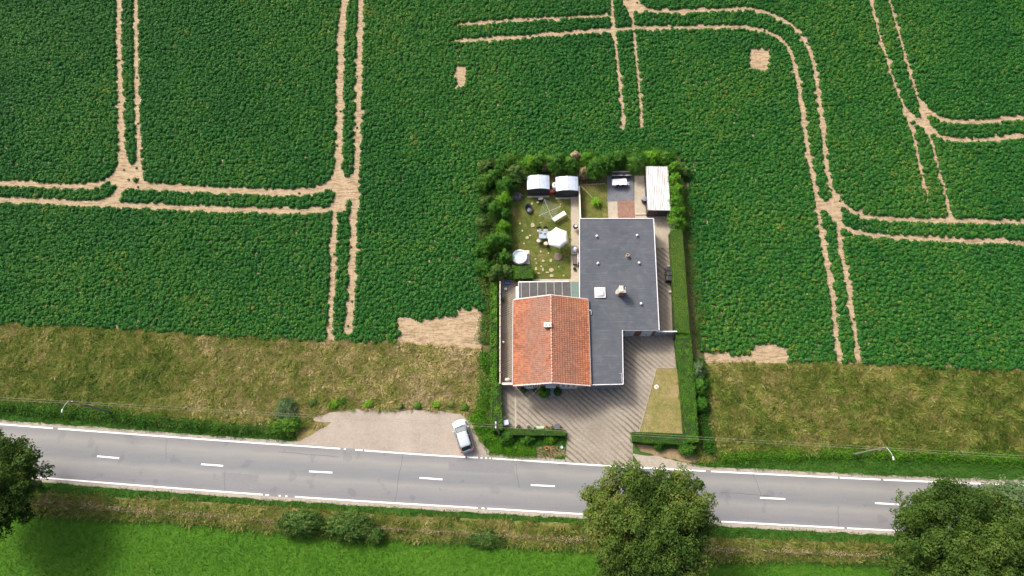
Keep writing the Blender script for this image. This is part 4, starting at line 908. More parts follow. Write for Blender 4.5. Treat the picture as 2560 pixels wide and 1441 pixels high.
# side windows
for vv in (2.2, 6.6):
    for uu, sg in ((ins, -1),):
        c = W(uu-.012, vv); m = hb(); m.box((c[0], c[1], 1.6), (.03, 1.3, 1.1), ANG); wn = m.build('window', glassm, house)
        c = W(uu-.03, vv); m = hb()
        for dy, dz, a_, b_ in ((0, .56, 1.42, .1), (0, -.56, 1.42, .1), (.66, 0, .1, 1.02), (-.66, 0, .1, 1.02), (0, 0, .06, 1.02)): m.box((c[0]+uy[0]*dy, c[1]+uy[1]*dy, 1.6+dz), (.06, a_, b_), ANG)
        m.build('frame', white, wn)

# glazed lean-to between house and flat roof
ZV = 2.55; va, vb = P(1296, 706, ZV), P(1447, 703, ZV); vc = P(1296, 752, ZV)
ver = thing('veranda', 'white framed lean-to with a dark panelled roof behind the tiled house', 'veranda', (*((va+vb)/2)[:2], 0))
vo = ((va+vb)/2)[:2]; vo = (vo[0], vo[1], 0); dpt = va[1]-vc[1]+.2; ln = vb[0]-va[0]
M['vpanel'] = ground('smoked_roof_panel', [(.3, (.055, .055, .053)), (.7, (.09, .09, .086))], [(.3, (.05, .05, .048)), (.7, (.115, .115, .108))], 1.2, 4, .5, .7, .002)
bars = [1303, 1324, 1344, 1365, 1385, 1405, 1427, 1447]
xs = [P(x, 706, ZV)[0] for x in bars]; yt = va[1]-.06
for i in range(len(xs)-1):
    m = MB(vo); m.box(((xs[i]+xs[i+1])/2, yt-dpt/2, ZV+.0), (xs[i+1]-xs[i]-.03, dpt, .03), 0, .04)
    m.build('roof_panel', greenp if i == 6 else M['vpanel'], ver, label='greenish end roof panel' if i == 6 else None)
m = MB(vo); m.box(((va[0]+xs[0])/2, yt-dpt/2, ZV), (xs[0]-va[0]-.03, dpt, .03), 0, .04); m.build('roof_panel', M['vpanel'], ver)
for x in xs[:-1]+[va[0]+.02]:
    m = MB(vo); m.box((x, yt-dpt/2, ZV+.015), (.045 if x > va[0]+.1 else .1, dpt, .07), 0, .04); m.build('glazing_bar', W_('bar_grey', (.42, .42, .42), .5), ver)
m = MB(vo); m.box(((va[0]+xs[-1])/2-.6, va[1]+.02, ZV-.02), (ln-1.2, .12, .14)); m.build('gutter', white, ver)
for x in (va[0]+.05, xs[2], xs[4], xs[6]): m = MB(vo); m.box((x, va[1]-.05, ZV/2-.05), (.09, .09, ZV-.12)); m.build('post', white, ver)
m = MB(vo)
for x, x2 in ((va[0]+.1, xs[2]-.05), (xs[2]+.05, xs[4]-.05), (xs[4]+.05, xs[6]-.05)): m.box(((x+x2)/2, va[1]-.05, 1.2), (x2-x, .02, 2.1))
m.build('glass_front', glassm, ver)
q0, q1 = P(1291, 717, ZV-.3), P(1291, 752, ZV-.3); m = MB(vo); m.box((q0[0]+.1, (q0[1]+q1[1])/2, ZV-.3), (.34, q0[1]-q1[1], .08)); m.box((q0[0]+.1, (q0[1]+q1[1])/2, 1.1), (.1, q0[1]-q1[1]-.1, 2.2)); m.build('side_panel', white, ver)

# gate beside the garage
a, b = P(1641, 829, 1.95), P(1692, 829, 1.95); c = (a+b)/2
gt = thing('garden_gate', 'grey metal gate with a pale top rail between garage and right hedge', 'gate', (c[0], c[1], 0)); go_ = (c[0], c[1], 0)
m = MB(go_); m.box((c[0], c[1], .95), (b[0]-a[0], .05, 1.8)); m.build('panel', W_('gate_grey', (.30, .33, .36), .5, .3), gt)
m = MB(go_); m.box((c[0], c[1], 1.9), (b[0]-a[0]+.05, .14, .09)); m.build('top_rail', white, gt)
for x in (a[0], c[0], b[0]): m = MB(go_); m.box((x, c[1], .97), (.1, .12, 1.94)); m.build('post', galv, gt)

# concrete panel fence on the left, and the wall stub at the house corner
a, b = P(1250, 706, 1.3), P(1250, 958, 1.3); L = a[1]-b[1]; n_ = 9
fn = thing('panel_fence', 'long pale concrete panel fence along the left side path', 'fence', (a[0], (a[1]+b[1])/2, 0)); fo = (a[0], (a[1]+b[1])/2, 0)
for k in range(n_):
    t0 = k/n_; x = a[0]+(b[0]-a[0])*(t0+.5/n_); y = a[1]-(k+.5)*L/n_
    m = MB(fo)
    for j in range(4): m.box((x, y, .16+.31*j), (.05, L/n_-.16, .295))
    m.box((x, y, 1.28), (.12, L/n_-.1, .07)); m.build('panel', conc, fn)
for k in range(n_+1): x = a[0]+(b[0]-a[0])*k/n_; m = MB(fo); m.box((x, a[1]-k*L/n_, .68), (.14, .14, 1.4)); m.box((x, a[1]-k*L/n_, 1.40), (.17, .17, .05)); m.build('post', conc, fn)
a, b = P(1256, 959, 1.8), P(1285, 960, 1.8); c = (a+b)/2
sw = thing('side_wall', 'short wall with white coping between the hedge and the front left house corner', 'wall', (c[0], c[1], 0)); so_ = (c[0], c[1], 0)
m = MB(so_); m.box((c[0], c[1], .86), (b[0]-a[0], .16, 1.72), ANG); m.build('brickwork', brick_pink, sw)
m = MB(so_); m.box((c[0], c[1], 1.76), (b[0]-a[0]+.1, .24, .07), ANG); m.build('coping', W_('pale_coping', (.6, .57, .52), .8), sw)
a, b = P(1449, 466, 1.3), P(1450, 548, 1.3); c = (a+b)/2
dw = thing('garden_wall', 'thin cream topped wall dividing the two back lawns', 'wall', (c[0], c[1], 0)); do_ = (c[0], c[1], 0)
m = MB(do_); m.box((c[0], c[1], .62), (.1, a[1]-b[1], 1.24)); m.build('brickwork', brick_pink, dw)
m = MB(do_); m.box((c[0], c[1], 1.27), (.17, a[1]-b[1]+.1, .06)); m.build('coping', W_('cream_coping', (.66, .6, .5), .8), dw)

# ================================================================ SHEDS
def shed(label, bl, br, tr, zE=1.75, rise=.28, tank=None):
    A, B, T = P(*bl, zE), P(*br, zE), P(*tr, zE); w_ = B[0]-A[0]; dd = T[1]-B[1]; cx, cy = (A[0]+B[0])/2, (A[1]+B[1])/2+dd/2; o = (cx, cy, 0)
    r = thing('garden_shed', label, 'shed', o, 0, 'pale roofed garden sheds')
    m = MB(o); hw, hd = w_/2-.06, dd/2-.08
    prof = [(-hw, 0), (-hw, zE-.03), (-hw*.5, zE+rise*.72), (0, zE+rise-.05), (hw*.5, zE+rise*.72), (hw, zE-.03), (hw, 0)]
    m.rings([[(cx+x, cy-hd, z) for x, z in prof], [(cx+x, cy+hd, z) for x, z in prof]]); m.build('wall', shed_wall, r)
    for sg in (-1, 1):
        m = MB(o); pr = [(sg*(w_/2), zE-.02), (sg*w_*.36, zE+rise*.5), (sg*w_*.2, zE+rise*.82), (sg*.07, zE+rise)]
        rr = []
        for yy in (-dd/2, dd/2): rr.append([(cx+x, cy+yy, z) for x, z in pr]+[(cx+x, cy+yy, z-.05) for x, z in pr[::-1]])
        m.rings(rr)
        for k in range(7): yy = -dd/2+.06+(dd-.12)*k/6; m.tube([(cx+x, cy+yy, z+.005) for x, z in pr], .018, 5)
        m.build('roof_panel', shed_roof, r)
    m = MB(o); m.box((cx, cy, zE+rise+.0), (.22, dd+.05, .05)); m.build('ridge_strip', W_('ridge_strip', (.50, .45, .45), .6), r)
    for sg in (-1, 1):
        m = MB(o); m.box((cx+sg*.42, cy-hd-.02, .82), (.78, .04, 1.55)); dd_ = m.build('door', dark, r)
        m = MB(o); m.box((cx+sg*.1, cy-hd-.05, .85), (.03, .03, .18)); m.build('handle', galv, dd_)
    m = MB(o); m.box((cx, cy-dd/2-.16, .03), (w_, .22, .06)); m.build('threshold', conc, r)
shed('left of the two garden sheds, with pale blue curved roof and dark front', (1318, 473), (1374, 475), (1376, 441))
shed('right of the two garden sheds, with pale blue roof, next to the cream topped wall', (1390, 477), (1446, 479), (1447, 444))
p = P(1386, 463, 1.3); r = thing('water_tank', 'white round water tank wedged left of the right garden shed', 'tank', (p[0], p[1], 0)); m = MB(); m.lathe((0, 0, 0), [(.26, 0), (.30, .1), (.30, 1.2), (.22, 1.33), (.08, 1.36)], 18, sy=1.5); m.build('tank', white, r, True); m = MB(); m.lathe((0, 0, 1.35), [(.09, 0), (.09, .05)], 12); m.build('lid', dark, r)
# long corrugated shed
A, B, Cn, D = P(1619, 525, 2.15), P(1676, 524, 2.15), P(1671, 417, 2.15), P(1614, 416, 2.15)
cx, cy = (A[0]+B[0]+Cn[0]+D[0])/4, (A[1]+B[1]+Cn[1]+D[1])/4; o = (cx, cy, 0); r = thing('long_shed', 'long shed with whitish corrugated roof in the top right corner of the garden', 'shed', o)
hw, hd = (B[0]-A[0])/2, (D[1]-A[1])/2; rz = math.atan2(D[1]-A[1], D[0]-A[0])-math.pi/2
r.rotation_euler = (0, 0, rz)
m = MB(); m.box((0, 0, 1.0), (2*hw-.24, 2*hd-.25, 2.0)); m.build('wall', dark, r)
m = MB(); n_ = 96; v = []
for i in range(n_+1):
    x = -hw+2*hw*i/n_; z = 2.16+.03*math.sin(i/n_*2*math.pi*13)-.012*(i/n_)*8
    v += [(x, -hd, z+.02), (x, hd, z), (x, hd, z-.04), (x, -hd, z-.02)]
m.add(v, [(4*i+a, 4*(i+1)+a, 4*(i+1)+(a+1) % 4, 4*i+(a+1) % 4) for i in range(n_) for a in range(4)]+[(3, 2, 1, 0), (4*n_, 4*n_+1, 4*n_+2, 4*n_+3)])
def corr():
    m_, t, b_ = nmat('weathered_sheet_roof'); mp = t.nodes.new('ShaderNodeMapping'); mp.inputs['Scale'].default_value = (3, .35, 1); t.links.new(pos(t), mp.inputs[0])
    n1 = noise(t, 1.2, 5, .6, mp.outputs[0]); r1 = ramp(t, [(.3, (.33, .32, .31)), (.5, (.46, .455, .46)), (.7, (.56, .56, .575))]); t.links.new(n1.outputs[0], r1.inputs[0])
    n2 = noise(t, .8, 6, .7); r2 = ramp(t, [(.5, (0,)*3), (.7, (.8,)*3)]); t.links.new(n2.outputs[0], r2.inputs[0])
    t.links.new(mixc(t, r2.outputs[0], r1.outputs[0], (.36, .34, .31)), b_.inputs['Base Color']); b_.inputs['Roughness'].default_value = .6; return m_
m.build('corrugated_roof', corr(), r)
m = MB(); m.box((-.5, -hd+.10, 1.0), (.9, .04, 1.9)); dq = m.build('door', W_('brown_door', (.10, .075, .055), .7), r); m = MB(); m.box((-.15, -hd+.06, 1.0), (.04, .04, .16)); m.build('handle', galv, dq)
m = MB(); m.box((0, -hd-.02, 2.06), (2*hw, .06, .14)); m.build('fascia', W_('grey_fascia', (.45, .44, .43), .6), r)

# ================================================================ GARDEN THINGS
def at(px, py, z=0): p = P(px, py, z); return (p[0], p[1], 0)
# parasol
pc = P(1394.5, 594, 2.25); r = thing('parasol', 'open cream hexagonal parasol on the left back lawn', 'parasol', (pc[0], pc[1], 0), R_(8))
R0 = 1.42; m = MB(); ap = (0, 0, 2.62); vs = []
ring = []
for lv, (q, z) in enumerate(((1., 2.12), (.66, 2.30), (.33, 2.47))):
    for i in range(12):
        an = math.pi*2*i/12+math.pi/2; rr = R0*q*(1 if i % 2 == 0 else .845); sag = 0 if i % 2 == 0 else -.03*q; vs.append((rr*math.cos(an), rr*math.sin(an), z+sag))
vs.append(ap); fs = [(l*12+i, l*12+(i+1) % 12, (l+1)*12+(i+1) % 12, (l+1)*12+i) for l in range(2) for i in range(12)]+[(24+i, 24+(i+1) % 12, 36) for i in range(12)]
m.add(vs, fs); cn = m.build('canopy', fabric, r, True); sd = cn.modifiers.new('thick', 'SOLIDIFY'); sd.thickness = .012
m = MB(); m.tube([(0, 0, .05), (0, 0, 2.6)], .025, 8); m.build('pole', galv, r); m = MB(); m.lathe((0, 0, 0), [(.26, 0), (.26, .05), (.05, .09), (.04, .3)], 16); m.build('base', dark, r)
for i in range(6): an = math.pi*2*i/6+math.pi/2; m = MB(); m.tube([(0, 0, 2.55), (R0*.97*math.cos(an), R0*.97*math.sin(an), 2.09)], .010, 5); m.build('rib', galv, r)
m = MB(); m.lathe((0, 0, 2.6), [(.03, 0), (.04, .03), (.02, .1)], 8); m.build('finial', white, r)
# table with glass top
t = thing('garden_table', 'pale glass topped garden table half under the cream parasol', 'table', at(1366, 593)); m = MB(); m.box((0, 0, .73), (1.9, 1.02, .02)); m.build('tabletop', tableglass, t)
m = MB(); 
for y in (-.5, .5): m.box((0, y, .72), (1.9, .05, .05))
for x in (-.95, -.05, .95): m.box((x, 0, .72), (.05, .95, .05))
m.build('frame', dark, t)
for x in (-.88, .88):
    for y in (-.44, .44): m = MB(); m.box((x, y, .35), (.05, .05, .7)); m.build('leg', dark, t)
def garden_chair(nm, label, loc, rz, group=None):
    c = thing(nm, label, 'chair', loc, rz, group); m = MB(); m.lathe((0, 0, .42), [(.26, 0), (.29, .02), (.29, .07), (.24, .09)], 18, sy=.9); m.build('seat', cush, c, True)
    m = MB(); n_ = 10; rg = []
    for i in range(n_+1): an = R_(35+110*i/n_); x, y = .31*math.cos(an), .28*math.sin(an); rg.append([(x, y, .50), (x*1.08, y*1.08, .50), (x*1.22, y*1.22+.06, .86), (x*1.12, y*1.12+.06, .86)])
    m.rings(rg); m.build('backrest', dark, c)
    for x in (-.2, .2):
        for y in (-.17, .17): m = MB(); m.tube([(x, y, .42), (x*1.25, y*1.25, 0)], .017, 6); m.build('leg', dark, c)
    return c
gs = 'beige cushioned chairs round the glass table'
g1 = garden_chair('garden_chair', 'beige chair at the lower left corner of the glass table', at(1347, 606), R_(185), gs)
dup(g1, at(1365, 613), R_(170), 'beige chair between the glass table and the parasol, right of the other beige one')
dup(g1, at(1348, 580), R_(10), 'chair tucked in on the far side of the glass table, left one')
dup(g1, at(1364, 580), R_(-8), 'chair tucked in on the far side of the glass table, right one')
for i, (x, y) in enumerate(((1352, 583), (1363, 585))):
    p = P(x, y, .78); q = thing('placemat', ('dark placemat on the left of the glass table', 'dark placemat on the glass table, close to the parasol')[i], 'placemat', (p[0], p[1], .742), 0, 'dark placemats on the glass table'); m = MB(); m.box((0, 0, .006), (.32, .2, .012)); m.build('mat', dark, q)
    m = MB(); m.lathe((.05, 0, .012), [(.05, 0), (.06, .05), (.05, .05)], 10); m.build('bowl', dark, q)
# white folding bench
p = P(1398, 541, .7); b = thing('folding_bench', 'long white folding table standing askew below the washing line', 'table', (p[0], p[1], 0), R_(33)); m = MB(); m.box((0, 0, .7), (1.85, .58, .06)); m.build('tabletop', white, b, bevel=.015)
for x in (-.75, .75): m = MB(); m.tube([(x, -.25, 0), (x, -.24, .68), (x, .24, .68), (x, .25, 0)], .018, 6); m.build('leg', galv, b)
# rotary washing line
p = P(1373, 527, 1.6); d_ = thing('rotary_washing_line', 'open rotary washing line with pale arms on the left back lawn', 'washing line', (p[0], p[1], 0)); zt = 1.95
m = MB(); m.tube([(0, 0, 0), (0, 0, 1.9)], .025, 8); m.build('pole', galv, d_); tips = []
line_m = W_('washing_cord', (.42, .52, .42), .7)
for x, y in ((1361, 499), (1402, 516), (1382, 550), (1347, 540)):
    q = P(x, y, zt)-np.array([p[0], p[1], 0]); tips.append((q[0], q[1], zt)); m = MB(); m.tube([(0, 0, 1.45), (q[0]*.5, q[1]*.5, 1.66), (q[0], q[1], zt)], .02, 6); m.build('arm', W_('pale_arm', (.55, .56, .48), .5), d_)
m = MB()
for k in range(3, 11):
    for i in range(4):
        a, b_ = tips[i], tips[(i+1) % 4]; s_ = k/10; z = 1.45+(zt-1.45)*s_; m.tube([(a[0]*s_, a[1]*s_, z), ((a[0]+b_[0])/2*s_, (a[1]+b_[1])/2*s_, z-.03), (b_[0]*s_, b_[1]*s_, z)], .006, 4)
m.build('line', line_m, d_)
# hot tub on slab
q = P(1299, 644, 0); sb = thing('hot_tub_slab', 'square concrete slab under the round hot tub', 'slab', (q[0]+.15, q[1], 0)); m = MB(); m.box((.2, 0, .035), (1.75, 1.85, .09)); m.build('slab', conc, sb)
q = P(1299, 642, .65); ht = thing('hot_tub', 'round inflatable white hot tub with pale blue water', 'hot tub', (q[0], q[1], .08))
m = MB(); m.lathe((0, 0, 0), [(.88, 0), (.97, .08), (.99, .3), (.97, .52), (.90, .62), (.80, .63), (.73, .56), (.72, .3)], 40, cap=False); m.build('wall', W_('pale_inflatable', (.66, .69, .72), .4, var=.03), ht, True)
m = MB(); m.lathe((0, 0, 0), [(.01, .50), (.735, .50)], 40, cap=False); m.build('water', water, ht)
p = P(1316, 634, .3); pu = thing('pump_box', 'pale box beside the hot tub on its slab', 'box', (p[0], p[1], .08)); m = MB(); m.box((0, 0, .2), (.4, .32, .4)); m.build('housing', W_('cream_box', (.62, .6, .5), .6), pu, bevel=.03); m = MB(); m.tube([(-.2, 0, .2), (-.42, .05, .25)], .04); m.build('hose', dark, pu)
# lounge chair, tarp heap, planter, crate
c = thing('lounge_chair', 'black oval basket chair on the lawn below the left shed', 'chair', at(1322, 526), R_(12)); m = MB(); rg = []
for (s_, z) in ((.30, .05), (.40, .22), (.46, .42), (.42, .44), (.33, .28), (.18, .2)): rg.append([(s_*math.cos(a*math.pi/8), s_*1.35*math.sin(a*math.pi/8)+.05, z+(.22 if math.sin(a*math.pi/8) > .2 and z > .3 else 0)) for a in range(16)])
m.rings(rg, cap=False); m.rings([rg[-1], [(0.01*math.cos(a), 0.01*math.sin(a), .2) for a in range(16)]], cap=False); m.build('shell', black, c, True)
m = MB(); m.lathe((0, -.12, .2), [(.24, 0), (.27, .05), (.2, .1)], 14); m.build('cushion', W_('slate_cushion', (.12, .15, .18), .8), c, True); m = MB(); m.lathe((0, 0, 0), [(.3, 0), (.25, .07)], 14); m.build('base', dark, c)
m = MB(); rg = []; q = at(1293, 493)
for k, (s_, z) in enumerate(((1, 0), (.95, .25), (.75, .5), (.45, .62), (.1, .66))): rg.append([(q[0]+s_*(.75+.14*math.sin(a*1.7+k))*math.cos(a*math.pi/9), q[1]+s_*(.62+.12*math.cos(a*2.3+k))*math.sin(a*math.pi/9), z+(.09*math.sin(a*2.1+k*2) if z else 0)) for a in range(18)])
m.o = np.array(q); m.rings(rg); tag(m.build('covered_heap', tarp, None, False), 'grey tarpaulin heap at the left lawn edge by the shrubs', 'heap')
def potted(nm, label, px, py, rr, hh, potm, leafm=None, lr=.25, group=None, nl=160, lz=.25, cat='flowerpot'):
    r = thing(nm, label, cat, at(px, py), 0, group); m = MB(); m.lathe((0, 0, 0), [(rr*.7, 0), (rr, hh), (rr*1.1, hh+.01), (rr*1.1, hh+.05), (rr*.9, hh+.05), (rr*.85, hh-.03)], 14); m.build('pot', potm, r)
    if leafm:
        d0 = norm(rng.normal(size=(nl, 3))); d0[:, 2] = np.abs(d0[:, 2]); X = d0*np.array([lr, lr, lz])*rng.uniform(.5, 1, (nl, 1))+np.array([0, 0, hh]); leaves('plant', X, norm(d0+rng.normal(0, .4, d0.shape)), rng.uniform(.08, .14, nl), leafm, .5+rng.normal(0, .2, nl), r)
    return r
def boxthing(nm, label, cat, px, py, dims, mat, rz=0, lidm=None, group=None, z0=0.):
    q = at(px, py); r = thing(nm, label, cat, (q[0], q[1], z0), rz, group); m = MB(); m.box((0, 0, dims[2]/2), dims, 0, taper=1.06); m.build('body', mat, r, bevel=.02); m = MB(); m.box((0, 0, dims[2]+.02), (dims[0]*1.1, dims[1]*1.1, .045)); m.build('lid', lidm or mat, r, bevel=.01); return r
boxthing('grill_cart', 'small grey lidded box below the left shed, by the washing line', 'box', 1352, 501, (.55, .42, .6), dark, .1, grey)
potted('flowerpot', 'pale little pot on the lawn left of the washing line', 1344, 508, .13, .2, W_('cream_pot', (.6, .6, .4), .7))
cr = thing('crate_stack', 'stack of red plastic crates between the two garden sheds', 'crates', at(1378, 484), .1)
for k in range(3): m = MB(); m.box((.02*k, -.01*k, .14+.27*k), (.52-.02*k, .42, .24)); m.box((.02*k, -.01*k, .262+.27*k), (.56-.02*k, .46, .02)); m.build('crate', red, cr)
# flagstones in the left lawn
fl_pts = [(1378, 676, .34, .30), (1379, 690, .27, .2), (1332, 564, .3, .34), (1318, 595, .26, .22), (1325, 590, .16, .14), (1358, 653, .2, .17), (1352, 630, .12, .2), (1341, 659, .12, .12), (1353, 667, .12, .14), (1377, 652, .17, .24), (1340, 673, .16, .24), (1368, 682, .2, .14), (1347, 684, .2, .12), (1371, 634, .12, .14), (1397, 668, .12, .12), (1409, 690, .16, .14), (1352, 558, .16, .1), (1306, 578, .15, .18), (1357, 675, .13, .3), (1338, 648, .16, .12), (1330, 510, .15, .2), (1300, 560, .14, .14), (1310, 610, .14, .14), (1401, 512, .12, .12)]
FL = ['largest squarish flagstone near the lower end of the left lawn', 'small squarish flagstone directly below the largest one', 'big irregular flagstone left of the folding table, above the glass table', 'big irregular flagstone alone in the middle left of the lawn', 'small flagstone touching the big middle left one',
 'rounded flagstone below the two beige chairs, upper of a close pair', 'narrow flagstone just below the left beige chair', 'small round flagstone right of the hot tub slab, in the middle cluster', 'small flagstone between the middle cluster and the long lower one', 'tall narrow flagstone just above the largest squarish one', 'tall flagstone right of the box hedge',
 'flat narrow flagstone touching the left side of the small square one', 'flat flagstone at the lower end of the lawn, nearest the box hedge corner', 'small round flagstone in the parasol shade', 'small round flagstone alone near the garden path, lower lawn', 'flagstone in the lower right corner of the lawn', 'flat flagstone above the far chairs of the glass table', 'oblong flagstone at the left lawn edge between black chair and glass table', 'long thin flagstone left of the largest squarish one', 'small flagstone just right of the hot tub slab', 'oblong flagstone beside the black basket chair', 'small flagstone below the black basket chair at the lawn edge', 'small flagstone above the hot tub', 'small flagstone between washing line and garden path']
for i, (x, y, a, b_) in enumerate(fl_pts):
    q = at(x, y); m = MB((q[0], q[1], .02)); n_ = 7; an0 = random.random()*6; m.prism([(q[0]+a*random.uniform(.8, 1.1)*math.cos(an0+k*2*math.pi/n_), q[1]+b_*random.uniform(.8, 1.1)*math.sin(an0+k*2*math.pi/n_)) for k in range(n_)][::1], .02, .10)
    lb = FL[i]
    tag(m.build('flagstone', stone), lb, 'flagstone', 'flagstones in the left lawn')
q = at(1395, 643); m = MB(q); m.lathe((q[0], q[1], .02), [(.52, 0), (.52, .09), (.46, .12), (.02, .12)], 24); tag(m.build('round_stone', W_('brown_stone', (.15, .12, .09), .9)), 'round brownish stone disc in the shade below the parasol', 'stone')
# things along the garden path against the flat roofed part
c = thing('kettle_barbecue', 'covered dark kettle barbecue on the garden path near the top of the flat roof', 'barbecue', at(1438, 573)); m = MB(); m.lathe((0, 0, .45), [(.08, 0), (.28, .12), (.32, .28), (.28, .42), (.1, .52)], 18); m.build('bowl', black, c, True)
m = MB(); m.lathe((.06, -.02, .94), [(.2, 0), (.14, .06), (.02, .08)], 10); m.build('cover', white, c, True)
for k in range(3): an = k*2.09; m = MB(); m.tube([(.1*math.cos(an), .1*math.sin(an), .5), (.28*math.cos(an), .28*math.sin(an), 0)], .015, 5); m.build('leg', galv, c)
q = at(1435, 628); r = thing('low_table', 'low table with a green glass top on the garden path', 'table', q); m = MB(); m.box((0, 0, .42), (.8, 1.1, .03)); m.build('tabletop', W_('green_glass', (.16, .24, .2), .2), r)
for x in (-.34, .34):
    for y in (-.48, .48): m = MB(); m.box((x, y, .2), (.04, .04, .4)); m.build('leg', galv, r)
m = MB((q[0], q[1], .44)); rg = []
for k, (s_, z) in enumerate(((1, 0), (1.05, .12), (.7, .26), (.2, .33))): rg.append([(q[0]+.1+s_*(.26+.05*math.sin(a*2.+k))*math.cos(a*math.pi/6), q[1]+s_*(.36+.07*math.cos(a*3+k))*math.sin(a*math.pi/6), .44+z) for a in range(12)])
m.rings(rg); tag(m.build('plastic_bag', W_('crumpled_white_plastic', (.6, .6, .64), .5)), 'crumpled whitish bag lying on the low green table', 'bag')
boxthing('storage_box', 'dark storage box on the garden path below the low table', 'box', 1438, 655, (.6, .9, .5), W_('brown_box', (.09, .075, .065), .7), 0)
potted('flowerpot', 'dark pot plant at the bottom of the garden path', 1436, 674, .18, .25, dark, L_OLIVE, .2)
m = MB(); q0, q1 = P(1444, 641, .8), P(1444, 662, .8); m.o = np.array([q0[0], q0[1], 0]); m.box((q0[0], (q0[1]+q1[1])/2, .85), (.06, q0[1]-q1[1], 1.7)); tag(m.build('leaning_board', white), 'white board leaning on the left side of the flat roofed part', 'board')
# back patio
p = P(1549, 455, .75); t = thing('patio_table', 'patio table under a white cloth whose corner hangs over on the right', 'table', (p[0], p[1], 0), .02)
for x in (-.75, .75):
    for y in (-.28, .28): m = MB(); m.box((x, y, .36), (.05, .05, .72)); m.build('leg', dark, t)
m = MB(); m.box((0, 0, .73), (1.7, .7, .03)); m.build('tabletop', dark, t)
m = MB(); n_ = 28; top = []; bot = []
for i in range(n_):
    a = 2*math.pi*i/n_; cx_, sy_ = math.cos(a), math.sin(a); k = 1/max(abs(cx_)/.93, abs(sy_)/.44); x, y = cx_*k, sy_*k; top.append((x*.96, y*.96, .757)); bot.append((x*(1.02+.03*math.sin(i*2.3)), y*(1.04+.07*math.sin(i*1.9)), .52+.06*math.sin(i*1.3)))
m.rings([bot, top], cap=False); m.add(top, [tuple(range(n_))]); m.build('tablecloth', cloth_m, t)
m = MB(); m.add([(.9, -.05, .74), (1.35, .02, .55), (1.3, -.06, .5), (.95, -.2, .7), (1.32, -.28, .5), (1.2, -.38, .5), (.88, -.36, .74)], [(0, 1, 2, 3), (3, 4, 5, 6)]); m.build('cloth_corner', cloth_m, t)
def folding_chair(label, loc, rz, group):
    c = thing('folding_chair', label, 'chair', loc, rz, group); m = MB(); m.box((0, 0, .45), (.42, .4, .04)); m.build('seat', black, c); m = MB(); m.box((0, .21, .72), (.42, .03, .34), 0, .12); m.build('backrest', black, c)
    for x in (-.19, .19):
        for y in (-.17, .19): m = MB(); m.box((x, y, .22), (.03, .03, .44)); m.build('leg', galv, c)
    return c
g = 'dark chairs at the patio table'; fc = folding_chair('dark chair in front of the white clothed patio table, left one', at(1542, 467), math.pi, g); dup(fc, at(1556, 467), math.pi, 'dark chair in front of the white clothed patio table, right one')
dup(fc, at(1540, 447), 0, 'dark chair behind the white clothed patio table, left one'); dup(fc, at(1558, 447), .1, 'dark chair behind the white clothed patio table, right one')
q0, q1 = P(1531, 434, .7), P(1577, 434, .7); c_ = (q0+q1)/2; r = thing('planter_wall', 'low dark planter with a grey rim behind the patio table', 'planter', (c_[0], c_[1], 0)); m = MB(); m.box((0, 0, .33), (q1[0]-q0[0], .55, .66)); m.build('body', dark, r); m = MB()
for y in (-.27, .27): m.box((0, y, .68), (q1[0]-q0[0]+.1, .12, .05))
m.build('rim', conc, r)
r = thing('rain_barrel', 'dark rain barrel on the concrete against the long shed', 'barrel', at(1609, 505)); m = MB(); m.lathe((0, 0, 0), [(.26, 0), (.33, .25), (.34, .5), (.30, .85), (.31, .9)], 20); m.build('barrel', dark, r, True); m = MB(); m.lathe((0, 0, .9), [(.33, 0), (.33, .03), (.1, .07)], 20); m.build('lid', W_('grey_lid', (.17, .19, .22), .5), r)
# banana plant with long arching leaves
r = thing('leafy_plant', 'bright green plant with long arching leaves on the small back lawn', 'plant', at(1489, 510)); V = []
for k in range(46):
    an = random.uniform(0, 6.28); L = random.uniform(.45, .95); z0 = random.uniform(.3, .8); w_ = random.uniform(.05, .09); pr = None
    for s_ in np.linspace(0, 1, 5):
        x, y, z = L*s_*math.cos(an), L*s_*math.sin(an), z0+.5*s_-.75*s_*s_; ww = w_*math.sin(math.pi*min(.95, s_*.85+.12)); a_, b_ = (x-ww*math.sin(an), y+ww*math.cos(an), z), (x+ww*math.sin(an), y-ww*math.cos(an), z)
        if pr: V.append([pr[0], pr[1], b_, a_])
        pr = (a_, b_)
raw('foliage', np.array(V), None, L_HEDGE, r, (0, 0, 0), .75+rng.normal(0, .15, len(V))); m = MB(); m.tube([(0, 0, 0), (0, 0, .7)], .05); m.build('stem', BARK, r)
a, b_ = P(1450, 462, .9), P(1487, 501, .35); m = MB(); m.o = np.array([a[0], a[1], 0]); m.tube([a, b_], .035, 7); tag(m.build('wooden_pole', wood), 'thin wooden pole leaning from the dividing wall towards the leafy plant', 'pole')
a, b_ = P(1455, 464), P(1513, 460); m = MB(); m.o = a; m.tube([(a[0], a[1], .06), (b_[0], b_[1], .06)], .05, 5); tag(m.build('timber_edging', wood), 'timber edging at the top of the small back lawn', 'edging')
a, b_ = P(1600, 537), P(1625, 537); m = MB(); m.o = a; m.box(((a[0]+b_[0])/2-.55, a[1], .08), (1.4, .12, .14)); tag(m.build('concrete_step', conc), 'pale concrete step below the long shed', 'step')
